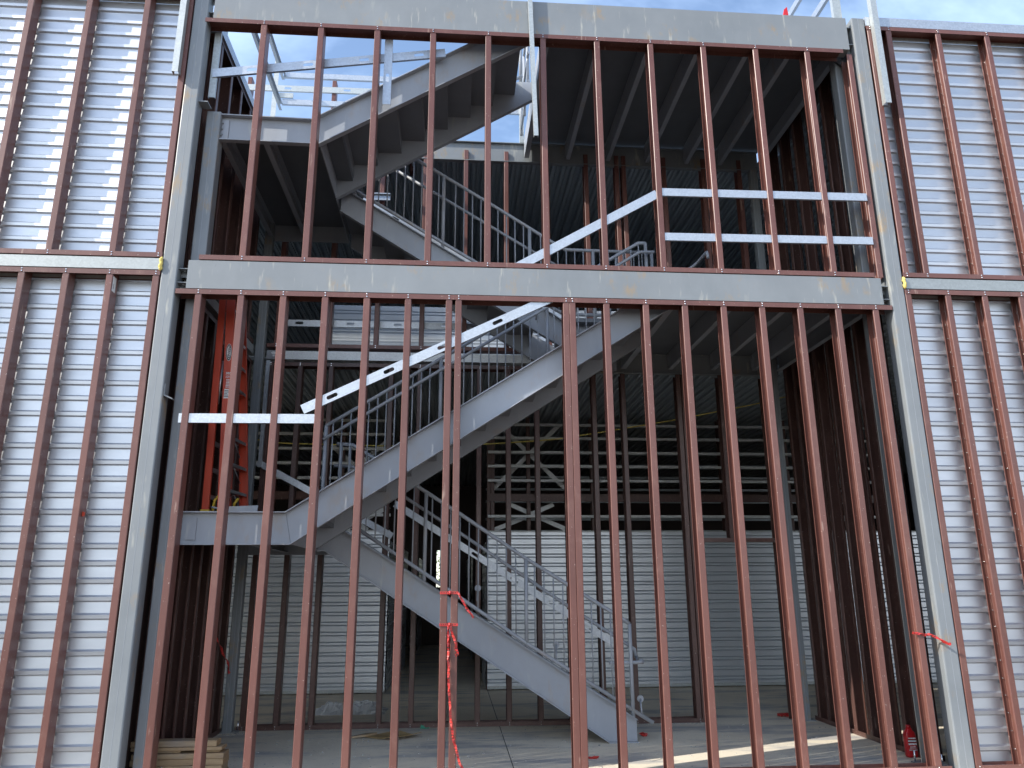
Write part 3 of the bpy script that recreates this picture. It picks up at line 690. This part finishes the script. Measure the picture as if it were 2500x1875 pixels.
# hat channels in the open framing above the corridor panels
G_H = 'hat channels above the corridor panels'
ordn = ['lowest', 'second lowest', 'third lowest', 'middle', 'third highest', 'second highest', 'highest']
for i, z in enumerate((2.73, 3.345, 3.595, 3.842, 4.095, 4.335)):
    nm = ('lowest', 'second lowest', 'third lowest', 'third highest', 'second highest', 'highest')[i]
    tag(hat(None, 3.13, 10.5, 5.95, z-.026, M_RAIL), f'{nm} level hat channel above the right corridor panel', 'steel rail', G_H)
    tag(hat(None, -2.5, 1.50, 5.74, z-.026, M_RAIL), f'{nm} level hat channel above the left corridor panel', 'steel rail', G_H)
for i, z in enumerate((2.62, 2.86, 3.22, 3.47, 3.72, 3.97, 4.22)):
    tag(hat(None, 3.2, 11, 8.4, z, M_GALVD), f'dim hat channel deep behind the right corridor panel, {ordn[i]} of its row', 'steel rail', 'dim hat channels far behind')
fb = thing('stud_wall', 'dark stud frame behind the level hat channels above the right corridor panel', 'stud frame', (6, 6.12, FL), 'red-brown stud frames')
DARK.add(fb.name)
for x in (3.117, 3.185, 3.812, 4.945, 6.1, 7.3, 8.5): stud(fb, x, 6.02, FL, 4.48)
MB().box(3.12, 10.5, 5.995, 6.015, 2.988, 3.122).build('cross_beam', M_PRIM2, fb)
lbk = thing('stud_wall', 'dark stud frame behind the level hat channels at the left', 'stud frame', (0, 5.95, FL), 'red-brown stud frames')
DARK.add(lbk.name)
for x in (-1.6, -.5, .62, 1.40): stud(lbk, x, 5.80, FL, 4.48)
MB().box(-2.5, 1.47, 5.772, 5.792, 2.988, 3.122).build('cross_beam', M_PRIM2, lbk)
def strap(a, b, y, label, w=.075):
    A = Vector((a[0], y, a[1])); B = Vector((b[0], y, b[1]))
    o = MB().sweep([(-.0015, -w/2), (.0015, -w/2), (.0015, w/2), (-.0015, w/2)], A, B, (0, .001, 1)).build('brace_strap', M_RAIL)
    return tag(o, label, 'brace', 'galvanised diagonal brace straps')
strap((3.24, 3.235), (4.43, 4.39), 6.21, 'diagonal strap rising right above the right corridor panel')
strap((3.42, 4.31), (4.52, 3.24), 6.225, 'diagonal strap falling right above the right corridor panel')
strap((3.50, 2.975), (3.95, 2.78), 6.21, 'short strap falling right just above the right corridor panel')
strap((3.90, 2.79), (4.30, 2.965), 6.225, 'short strap rising right just above the right corridor panel')
strap((3.20, 2.50), (3.90, 2.78), 6.24, 'low strap rising right at the top edge of the right corridor panel')
strap((3.95, 2.78), (4.60, 2.50), 6.255, 'low strap falling right at the top edge of the right corridor panel')
strap((.42, 3.95), (1.35, 3.15), 6.0, 'diagonal strap falling right seen through the left balusters')
strap((.45, 3.20), (1.45, 4.10), 6.015, 'diagonal strap rising right seen through the left balusters')
strap((.40, 2.95), (1.10, 2.50), 6.0, 'low strap falling right above the left corridor panel')
strap((.75, 2.52), (1.45, 2.90), 6.015, 'low strap rising right above the left corridor panel')
# second floor storage panels seen under the beam
s = MB().prism(groove_profile(4.2, 4.63, 5.85), 'x', .45, 6.9).build('corridor_panel', M_HALL); tag(s, 'white ribbed panel on the second floor seen just under the grey beam', 'metal panel', 'white ribbed corridor panels')
for i, z in enumerate((6.15, 6.42)):
    tag(hat(None, 1.2, 10, 5.95, z, M_GALVW), ('lower', 'upper')[i]+' dim hat channel deep on the second floor behind the railing', 'steel rail', G_H)
galvthing(slot_plate((.09, 5.071), (3.2, 5.071), .092, [.31, 1.0, 1.65, 2.3, 2.9], M_GALV, 2.865), 'dim slotted level channel on the second floor rear studs, upper left')
# galvanised backing that follows the rear flights
A, B = (1.80, 2.595), (4.54, .895)
galvthing(slot_plate(A, B, .085, [dist(A, p) for p in ((2.44, 2.20), (2.83, 1.957), (3.32, 1.652), (3.79, 1.361), (4.25, 1.076))], M_GALVW, 2.655), 'long slotted diagonal channel falling right behind the lowest railing')
galvthing(slot_plate((.045, 3.115), (1.78, 2.19), .080, [], M_GALVW, 2.655), 'plain diagonal channel falling right behind the ladder and lower studs')
galvthing(slot_plate((1.20, 6.865), (4.10, 5.085), .085, [.55, 1.9], M_GALV, 2.655), 'diagonal slotted channel behind the balusters of the upper rear flight')
MBs = MB(); MBs.box(.062, .110, 2.62, 2.655, 3.05, 4.46); galvthing(MBs, 'short upright galvanised stud beside the left rear column')
o = MB(); o.box(1.28, 1.585, 2.64, 2.67, 6.855, 6.95); o.box(1.28, 1.585, 2.61, 2.64, 6.935, 6.95); galvthing(o, 'short stub of channel under the topmost flight', m=M_GALV)
# yellow cord
pts = [(-.6, 3.5, 3.62), (.16, 3.5, 3.516), (1.6, 3.5, 3.49), (2.976, 3.5, 3.529), (3.68, 3.5, 3.580), (4.04, 3.5, 3.616), (4.74, 3.5, 3.734), (5.7, 3.5, 3.903), (6.93, 3.5, 4.156), (8.0, 3.5, 4.42)]
tag(MB().tube(pts, .008, 8).build('cord', M_ROPE), 'thin yellow cord sagging across the aisle behind the stairs', 'cord')

# ---------------------------------------------------------------- guard framing on the roof
def gsec(w=.092, d=.04, t=.002): return [(-w/2, 0), (w/2, 0), (w/2, d), (w/2-t, d), (w/2-t, t), (-w/2+t, t), (-w/2+t, d), (-w/2, d)]
G_RF = 'galvanised guard framing on the roof'
gf = thing('roof_guard', 'galvanised guard frame of posts and rails on the left roof edge against the sky', 'guard frame', (-.1, 1.4, 7.62), G_RF)
b = MB(); b.box(-.19, -.185, 2.70, 2.79, 7.62, 9.20); b.box(-.185, -.12, 2.70, 2.704, 7.62, 9.20); b.build('post', M_GALVW, gf)
MB().box(-.17, -.10, .35, .40, 7.62, 9.2).build('post', M_GALVW, gf)
for z in (8.85, 8.33):
    MB().prism([(-.09, z), (-.05, z), (-.05, z+.004), (-.086, z+.004), (-.086, z+.105), (-.05, z+.105), (-.05, z+.109), (-.09, z+.109)], 'y', .3, 2.78).build('rail', M_GALV, gf)
gr = thing('roof_guard', 'galvanised level guard rails along the rear roof edge against the sky', 'guard frame', (1.6, 2.78, 7.9), G_RF)
for z in (8.885, 8.425): MB().prism([(2.76, z), (2.80, z), (2.80, z+.004), (2.764, z+.004), (2.764, z+.08), (2.80, z+.08), (2.80, z+.084), (2.76, z+.084)], 'x', -.06, 3.50).build('rail', M_GALV, gr)
MB().box(-.10, .10, 2.74, 2.76, 8.52, 8.60).build('clip_plate', M_GALVW, gr)
MB().box(3.44, 3.50, 2.70, 2.79, 7.9, 9.0).build('post', M_GALVW, gr)
bp = thing('parapet_frame', 'red-brown parapet posts with slotted pale rail far back on the roof', 'guard frame', (1.5, 3.3, 7.67), G_RF)
for x in (-.72, .565, 1.80, 2.96): stud(bp, x, 3.22, 7.671, 9.20)
slot_plate((-1.6, 9.00), (4.2, 9.045), .10, [.6+.45*k for k in range(11)], M_GALVW, 3.20).build('slotted_rail', M_GALVW, bp)
rg = thing('roof_guard', 'galvanised guard rails running back on the right roof edge', 'guard frame', (7.05, 1.4, 7.96), G_RF)
MB().box(6.995, 7.095, .17, .22, 7.96, 9.4).build('post', M_GALVW, rg); MB().box(7.0, 7.09, 2.6, 2.65, 7.96, 9.4).build('post', M_GALVW, rg)
for z in (9.09, 8.54): MB().prism([(7.03, z), (7.07, z), (7.07, z+.004), (7.034, z+.004), (7.034, z+.09), (7.07, z+.09), (7.07, z+.094), (7.03, z+.094)], 'y', .22, 2.65).build('rail', M_GALV, rg)
hg = thing('guard_rail', 'sunlit guard rail posts and pipes on the edge of the roof stair opening', 'railing', (3.46, 2.1, 7.95), G_RL)
for y in (1.62, 2.12, 2.60): MB().tube([(3.455, y, 7.955), (3.455, y, 8.93)], .021, 10).build('post', M_STEEL2, hg)
for z in (8.93, 8.5, 8.06): MB().tube([(3.455, 1.50, z), (3.455, 2.68, z)], .019, 10).build('pipe_rail', M_STEEL2, hg)
def ribbon(name, pts, w, m, label, cat, group=None, up=(0, 1, 0)):
    """twisted strip of tape following pts"""
    b = MB(); P = [Vector(p) for p in pts]; rows = []
    for i, p in enumerate(P):
        d = (P[min(i+1, len(P)-1)]-P[max(i-1, 0)]).normalized(); s = d.cross(Vector(up))
        if s.length < .05: s = d.cross(Vector((1, 0, 0)))
        s.normalize(); n = d.cross(s); a = .9*math.sin(i*1.7+len(P)); s = s*math.cos(a)+n*math.sin(a); n = d.cross(s)
        rows.append([p+s*w/2+n*.0007, p-s*w/2+n*.0007, p-s*w/2-n*.0007, p+s*w/2-n*.0007])
    vs = [v for r_ in rows for v in r_]; fs = [(0, 1, 2, 3), tuple(4*(len(P)-1)+k for k in (3, 2, 1, 0))]
    for i in range(len(P)-1):
        for k in range(4): fs.append((4*i+k, 4*i+(k+1) % 4, 4*i+4+(k+1) % 4, 4*i+4+k))
    b.add(vs, fs); o = b.build(name, m); return tag(o, label, cat, group)
G_TP = 'red flagging tape pieces'
def ink_marks(parent, pts, n, s=.008):
    b = MB(); P = [Vector(p) for p in pts]
    for k in range(n):
        f = (k+.5)/n*(len(P)-1); i = int(f); q = P[i].lerp(P[min(i+1, len(P)-1)], f-i)
        if k % 6 == 5: continue
        h = s*random.uniform(.5, 1.1); b.box(q.x-.011, q.x+.009, q.y-.0125, q.y-.0112, q.z-h/2, q.z+h/2*.3)
    b.build('printed_mark', M_INK, parent)
def dense(pts, n, amp):
    out = []; P = [Vector(p) for p in pts]
    for i in range(n+1):
        f = i/n*(len(P)-1); k = min(int(f), len(P)-2); q = P[k].lerp(P[k+1], f-k)
        out.append(q+Vector((random.uniform(-amp, amp), random.uniform(-amp, amp)*.5, random.uniform(-amp, amp)*.4)))
    return out
def tie(x0, x1, z, label):
    b = MB(); b.box(x0-.004, x1+.004, -.0085, -.0065, z-.012, z+.010); b.box(x0-.004, x0-.002, -.0065, .156, z-.010, z+.010); b.box(x1+.002, x1+.004, -.0065, .156, z-.012, z+.008)
    b.box(x0-.004, x1+.004, .1545, .1565, z-.010, z+.010); b.tube([((x0+x1)/2, -.012, z-.014), ((x0+x1)/2+.01, -.018, z), ((x0+x1)/2+.004, -.012, z+.014)], .010, 7)
    o = b.build('flagging_tape', M_TAPE); tag(o, label, 'tape', G_TP)
    m = MB()
    for k in range(7): xx = x0+.008+k*(x1-x0-.016)/7; m.box(xx, xx+.010, -.0094, -.0087, z-.004, z+.004)
    m.build('printed_mark', M_INK, o); return o
tie(2.438, 2.597, 1.520, 'red tape tied round the doubled stud at the door gap, higher of two ties')
tie(2.438, 2.597, 1.245, 'red tape tied round the doubled stud at the door gap, lower of two ties')
p = dense([(2.60, -.012, 1.515), (2.65, -.025, 1.42), (2.72, -.02, 1.33), (2.735, -.02, 1.30)], 8, .006); o = ribbon('flagging_tape', p, .022, M_TAPE, 'short red tape tail blown right below the upper tie', 'tape', G_TP); ink_marks(o, p, 9)
p = dense([(2.53, -.014, 1.235), (2.575, -.022, 1.12), (2.598, -.02, 1.005), (2.585, -.02, .985)], 9, .006); o = ribbon('flagging_tape', p, .026, M_TAPE, 'short red tape loop hanging below the lower tie', 'tape', G_TP); ink_marks(o, p, 12)
p = dense([(2.515, -.012, 1.235), (2.518, -.014, 1.0), (2.528, -.016, .75), (2.545, -.018, .5), (2.575, -.022, .3), (2.63, -.03, .12), (2.70, -.05, -.02), (2.85, -.12, -.185)], 46, .003); o = ribbon('flagging_tape', p, .024, M_TAPE, 'long red flagging tape trailing down to the ground at the door gap', 'tape', G_TP); ink_marks(o, p, 60)
p = [(6.82, -.012, 1.137), (6.88, -.010, 1.128), (6.945, -.010, 1.118), (6.975, -.016, 1.122), (7.03, -.035, 1.10), (7.09, -.05, 1.06), (7.14, -.055, 1.035), (7.15, -.06, 1.05)]; o = ribbon('flagging_tape', dense(p, 14, .003), .026, M_TAPE, 'red tape tied on the last right stud, tail over the right column', 'tape', G_TP); ink_marks(o, p[:5], 8)
p = dense([(-.085, 1.95, 1.06), (-.07, 2.15, .95), (-.06, 2.35, .80), (-.05, 2.52, .69), (-.05, 2.55, .60)], 12, .008); o = ribbon('flagging_tape', p, .03, M_TAPE, 'dark red tape hanging on the left inner wall under the landing', 'tape', G_TP, (1, 0, 0)); ink_marks(o, p, 8)
def crumple(x, y, sx, sy, h, label, m=M_TAPE, group=G_TP, name='flagging_tape', cat='tape', n=26):
    b = MB(); b0 = None
    P = []
    for i in range(n): P.append((x+random.uniform(-sx, sx)*(1-abs(i/n-.5)*.4), y+random.uniform(-sy, sy), FL+.004+random.random()*h))
    return ribbon(name, P, .03, m, label, cat, group, (0, 0, 1))
crumple(6.80, 2.98, .14, .06, .045, 'heap of red tape on the floor by the right rear column')
crumple(4.70, 1.93, .055, .04, .03, 'small crumpled red tape on the floor at the foot of the stairs')
crumple(3.945, .86, .06, .02, .012, 'flat scrap of red tape on the floor right of the door gap')
o = MB().add([(6.30, .05, 7.969), (6.37, .05, 7.969), (6.37, .10, 7.969), (6.30, .10, 7.969), (6.325, .06, 8.10), (6.365, .06, 8.14), (6.36, .09, 8.12), (6.33, .09, 8.09)], [(0, 1, 2, 3), (4, 5, 6, 7), (0, 1, 5, 4), (1, 2, 6, 5), (2, 3, 7, 6), (3, 0, 4, 7)])
tag(o.build('red_cap', M_RED), 'small red cap sitting on the top beam near its right end', 'cap')

# ---------------------------------------------------------------- orange stepladder on the lower landing
ld = thing('stepladder', 'orange fibreglass stepladder standing on the lower landing at the left', 'ladder', (.5, .9, 2.26))
YN, YF = .62, 1.17; ZB = 2.262
def rail(xb, xt, y, zb, zt, w, face):
    # C section rail, wide web facing the viewer
    t = .006; d = .034
    p = [(-w/2, 0), (w/2, 0), (w/2, d), (w/2-t, d), (w/2-t, t), (-w/2+t, t), (-w/2+t, d), (-w/2, d)]
    b = MB(); n = len(p); vs = []
    for (x, z) in ((xb, zb), (xt, zt)): vs += [(x+q[0], y+face*q[1], z) for q in p]
    b.add(vs, [list(range(n)), list(range(2*n-1, n-1, -1))]+[(i, i+n, (i+1) % n+n, (i+1) % n) for i in range(n)])
    return b.build('rail', M_ORANGE, ld)
ZT = 4.75
ra = rail(.101, .066, YN, ZB+.04, ZT, .066, 1)            # near rear rail
rb = rail(.262, .143, YN, ZB+.04, ZT, .086, 1)           # near front rail with label
rc = rail(.335, .112, YF, ZB+.10, ZT, .086, -1)          # far front rail
rd = rail(.17, .07, YF, ZB+.04, ZT, .062, -1)            # far rear rail
for k in range(9):
    z = ZB+.27+.272*k; f = (z-ZB-.04)/(ZT-ZB-.04)
    if z > 4.7: break
    xa, xc = .262-.119*f, .335-.223*f; b = MB()
    b.sweep([(-.040, 0), (.040, 0), (.040, -.03), (.036, -.03), (.036, -.004), (-.036, -.004), (-.036, -.03), (-.040, -.03)], (xa, YN+.03, z), (xc, YF-.03, z)); b.build('step', M_ALU, ld)
    xa2, xd = .101-.035*f, .17-.10*f
    MB().sweep([(-.012, -.022), (.012, -.022), (.012, .022), (-.012, .022)], (xa2, YN+.03, z-.08), (xd, YF-.03, z-.08)).build('cross_bar', M_ALU, ld)
    if k < 3:
        for yy in ((YN+.05, YN+.26), (YF-.05, YF-.26)): MB().tube([(xc-.01 if yy[0] > .9 else xa, yy[0], z-.16), ((xa+xc)/2, yy[1], z-.03)], .006, 6).build('step_brace', M_ALU, ld)
for (x, y) in ((.101, YN+.017), (.262, YN+.017), (.170, YF-.017)): MB().box(x-.043, x+.043, y-.025, y+.025, ZB-.010, ZB+.058).build('foot', M_YELLOW, ld)
for (x, y) in ((.158, YN+.06), (.285, YN+.30)): MB().tube([(x, y, ZB+.03), (x+.010, y, ZB+.15), (x+.045, y, ZB+.20)], .014, 8).build('bumper', M_YELLOW, ld)
MB().tube([(.124, YN+.04, 3.86), (.112, YN+.045, 3.40)], .011, 6).build('spreader', M_ALU, ld)
MB().tube([(.128, YN+.05, 3.86), (.183, YN+.055, 3.40)], .011, 6).build('spreader', M_ALU, ld)
MB().box(.02, .20, YN-.02, YF+.02, ZT-.002, ZT+.045).build('top_cap', M_YELLOW, ld)
# oval maker's badge with its lettering, on the near front rail
def oval(cx, cz, rx, rz, y0, y1, n=28): return MB().prism([(cx+rx*math.cos(2*math.pi*k/n)-(rz*math.sin(2*math.pi*k/n))*.048, cz+rz*math.sin(2*math.pi*k/n)) for k in range(n)], 'y', y0, y1)
bx, bz = .186, 3.943
bd = oval(bx, bz, .030, .094, YN-.0012, YN-.0002).build('badge', M_WHITE, rb)
oval(bx, bz, .027, .089, YN-.0022, YN-.0013).build('badge_field', M_INK, bd)
oval(bx, bz, .0195, .074, YN-.0030, YN-.0023).build('badge_centre', M_WHITE, bd)
def text(s, size, loc, rot, m, parent, name='lettering'):
    cu = bpy.data.curves.new('lettering', 'FONT'); cu.body = s; cu.size = size; cu.extrude = .0004; cu.align_x = 'CENTER'; cu.align_y = 'CENTER'; cu.offset = .0008
    tmp = bpy.data.objects.new('tmp', cu); COL.objects.link(tmp); bpy.context.view_layer.update()
    me = bpy.data.meshes.new_from_object(tmp.evaluated_get(bpy.context.evaluated_depsgraph_get())); bpy.data.objects.remove(tmp)
    Mx = Matrix.Rotation(rot[2], 4, 'Y') @ Matrix.Rotation(math.pi/2, 4, 'X'); me.transform(Mx); me.materials.clear(); me.materials.append(m)
    return inst(me, name, parent, loc)
text('WERNER', .034, (bx, YN-.0036, bz), (0, 0, math.pi/2), M_INK, bd)
lb = MB(); lb.box(.177, .232, YN-.0012, YN-.0002, 3.45, 3.55); l_ = lb.build('warning_label', M_WHITE, rb)
m_ = MB()
for k in range(5): m_.box(.181, .228-.01*(k % 3), YN-.0022, YN-.0013, 3.465+.016*k, 3.471+.016*k)
m_.build('printed_mark', M_INK, l_)
text('300', .034, (.200, YN-.0016, 3.715), (0, 0, 0), M_WHITE, rb); text('136', .034, (.200, YN-.0016, 3.678), (0, 0, 0), M_WHITE, rb)
m_ = MB()
for k in range(6): m_.box(.186, .226, YN-.0012, YN-.0002, 3.565+.016*k, 3.573+.016*k)
m_.build('warning_label', M_WHITE, rb)
o = MB(); o.prism([(.24, 2.264), (.633, 2.264), (.642, 2.350), (.37, 2.338), (.27, 2.318)], 'y', .50, .508); o.tube([(.20, .50, 2.332), (.27, .505, 2.316)], .009, 8)
tag(o.build('sheet_offcut', M_STEEL2), 'grey metal offcut standing at the foot of the orange ladder', 'metal offcut')

# ---------------------------------------------------------------- things on the ground floor
G_LB = 'sawn planks stacked at the lower left'
planks = [(-.25, .54, .42, .62, FL+.001, .000, 0), (-.22, .535, .40, .60, .002, .056, 0), (-.26, .54, .41, .60, .058, .110, 0), (-.25, .542, .40, .58, .112, .156, 0),
          (-.05, .16, .43, .60, .158, .178, 0), (.30, .50, .44, .58, .158, .178, 0), (-.26, .524, .40, .56, .180, .207, 0), (-.28, .470, .41, .55, .209, .258, 0)]
lbls = ['bottom pale plank of the stack at the lower left', 'second plank from the bottom of the lower left stack', 'third plank from the bottom of the lower left stack', 'wide plank under the spacers of the lower left stack',
        'short spacer block at the left inside the plank stack', 'short spacer block at the right inside the plank stack', 'thin plank on the spacers, second from the top', 'topmost thick plank of the lower left stack']
for (x0, x1, y0, y1, z0, z1, a), lb in zip(planks, lbls):
    c = .004; b = MB().prism([(y0+c, z0), (y1-c, z0), (y1, z0+c), (y1, z1-c), (y1-c, z1), (y0+c, z1), (y0, z1-c), (y0, z0+c)], 'x', x0, x1)
    tag(b.build('lumber_plank', M_WOOD), lb, 'plank', G_LB)
def flat_sheet(name, m, outline, lift, label, cat, thick=.006, div=6):
    """slightly curled sheet from an outline on the floor"""
    b = MB(); n = len(outline); cx = sum(p[0] for p in outline)/n; cy = sum(p[1] for p in outline)/n
    rings = []
    for k in range(div+1):
        f = k/div; rings.append([(cx+(p[0]-cx)*f, cy+(p[1]-cy)*f, FL+.004+lift(cx+(p[0]-cx)*f, cy+(p[1]-cy)*f, i, f)) for i, p in enumerate(outline)])
    vs = [v for r_ in rings for v in r_]+[(v[0], v[1], v[2]+thick) for r_ in rings for v in r_]; K = n*(div+1); fs = []
    for k in range(div):
        for i in range(n):
            q = (k*n+i, k*n+(i+1) % n, (k+1)*n+(i+1) % n, (k+1)*n+i); fs.append(q); fs.append(tuple(K+x for x in q[::-1]))
    for i in range(n): e = div*n; fs.append((e+i, e+(i+1) % n, K+e+(i+1) % n, K+e+i))
    b.add(vs, fs); return tag(b.build(name, m), label, cat)
flat_sheet('cardboard_sheet', M_CARD, [(1.60, 2.12), (1.78, 2.02), (1.96, 1.90), (2.06, 1.99), (2.23, 2.14), (2.12, 2.24), (1.95, 2.26), (1.72, 2.28)], lambda x, y, i, f: .03*f*(i in (2, 3, 4))+.035*f*(i in (6,))+.012*abs(math.sin(x*9)), 'torn brown cardboard sheet lying on the concrete behind the studs', 'cardboard', .006)
flat_sheet('wood_scrap', M_WOOD, [(1.45, 2.05), (1.62, 2.13), (1.72, 2.27), (1.60, 2.25)], lambda x, y, i, f: .01, 'short wooden board scrap left of the torn cardboard', 'wood scrap', .02, 2)
random.seed(11)
vs = []; nx, ny = 26, 12; b = MB()
for i in range(nx):
    for k in range(ny):
        u, v = i/(nx-1), k/(ny-1); ed = min(u, 1-u, v, 1-v)
        vs.append((.70+.98*u+random.uniform(-.02, .02), 3.72+.50*v+random.uniform(-.02, .02), FL+.004+min(1, ed*5)*(.05+.09*random.random())))
b.add(vs, [(i*ny+k, i*ny+k+1, (i+1)*ny+k+1, (i+1)*ny+k) for i in range(nx-1) for k in range(ny-1)], False)
tag(b.build('plastic_sheeting', M_FILM), 'crumpled clear plastic sheeting on the floor beyond the rear studs', 'plastic sheet')
# red bottle standing by the right wall plate
bt = thing('plastic_bottle', 'red plastic oil bottle with printed label by the right wall base', 'bottle', (7.03, .62, FL))
def lathe_box(sec, zs):
    b = MB(); n = 16; vs = []
    for (rx, ry, z) in zs: vs += [(7.03+rx*math.copysign(abs(math.cos(2*math.pi*k/n))**.5, math.cos(2*math.pi*k/n)), .62+ry*math.copysign(abs(math.sin(2*math.pi*k/n))**.5, math.sin(2*math.pi*k/n)), z) for k in range(n)]
    fs = [list(range(n)), list(range(len(vs)-1, len(vs)-n-1, -1))]
    for j in range(len(zs)-1):
        for k in range(n): fs.append((j*n+k, j*n+(k+1) % n, (j+1)*n+(k+1) % n, (j+1)*n+k))
    return b.add(vs, fs, True)
lathe_box(0, [(.050, .035, FL+.002), (.056, .038, FL+.02), (.056, .038, .14), (.050, .034, .175), (.026, .024, .198), (.022, .022, .212)]).build('body', M_RED, bt)
MB().tube([(7.03, .62, .212), (7.03, .62, .238)], .022, 12).build('cap', M_RED, bt)
m_ = MB()
for k, (z, w_, h_) in enumerate(((.125, .038, .010), (.100, .042, .014), (.072, .042, .016), (.048, .030, .006), (.036, .034, .005), (.020, .040, .008))): m_.box(7.03-w_, 7.03+w_, .5800, .5812, z-h_/2, z+h_/2)
m_.build('printed_label', M_WHITE, bt)
b = MB().box(7.03-.042, 7.03+.042, .5813, .5825, .088, .112); b.build('label_panel', M_INK, bt)
# crumbs and chips of construction dirt on the slab: nobody could count them
random.seed(5); b = MB()
def chip(x, y, s, z=FL):
    a = random.random()*6.28; h = s*random.uniform(.2, .7)
    ps = [(x+s*math.cos(a+q)*random.uniform(.5, 1), y+s*math.sin(a+q)*random.uniform(.5, 1)) for q in (0, 1.5, 3.0, 4.6)]
    b.add([(p[0], p[1], z) for p in ps]+[(x+(p[0]-x)*.6, y+(p[1]-y)*.6, z+h) for p in ps], [(0, 1, 2, 3), (7, 6, 5, 4)]+[(i, (i+1) % 4, 4+(i+1) % 4, 4+i) for i in range(4)])
for _ in range(420): chip(random.uniform(.3, 7), random.uniform(.25, 2.65), random.choice((.004, .005, .006, .009, .012, .015)))
for _ in range(90): chip(random.uniform(4.9, 5.7), 2.64+random.gauss(0, .012), random.uniform(.006, .016))
for _ in range(60): chip(random.gauss(.05, .10), random.gauss(2.50, .06), random.uniform(.006, .02))
for _ in range(50): chip(random.uniform(0, 5), random.uniform(2.66, 2.69), random.uniform(.004, .010))
o = b.build('floor_debris', M_DEBRIS); o['kind'] = 'stuff'; tag(o, 'crumbs and chips of construction dirt scattered on the concrete slab', 'debris')
o = MB(); o.prism([(2.20, .0), (2.26, -.04), (2.30, -.03), (2.29, -.045), (2.19, -.048)], 'y', 2.62, 2.625); o.box(2.205, 2.235, 2.612, 2.618, -.03, -.01)
tag(o.build('paper_scrap', mat('green_print', (.02, .22, .13), .5)), 'small green and white paper scrap at the rear wall plate', 'paper')

# ---------------------------------------------------------------- greenery glimpsed through the far doorway
tr = thing('tree', 'sunlit green tree glimpsed through the far end of the passage', 'tree', (2.35, 23, -.2))
MB().tube([(2.35, 23, -.2), (2.38, 23, 1.0), (2.3, 23.1, 2.2), (2.4, 23, 3.4)], .12, 8, [.16, .12, .09, .05]).build('trunk', M_BARK, tr)
random.seed(9); b = MB()
for _ in range(1500):
    a, h = random.random()*6.28, random.gauss(0, 1); r_ = abs(random.gauss(0, .9)); c = Vector((2.35+r_*math.cos(a), 23+r_*math.sin(a), 2.0+h*.9))
    d = Vector((random.gauss(0, 1), random.gauss(0, 1), random.gauss(0, 1))).normalized(); e = d.cross(Vector((0.3, .2, .9))).normalized(); s = random.uniform(.05, .10)
    b.add([c-d*s, c+e*s*.45, c+d*s, c-e*s*.45], [(0, 1, 2, 3)])
b.build('crown', M_LEAF, tr)
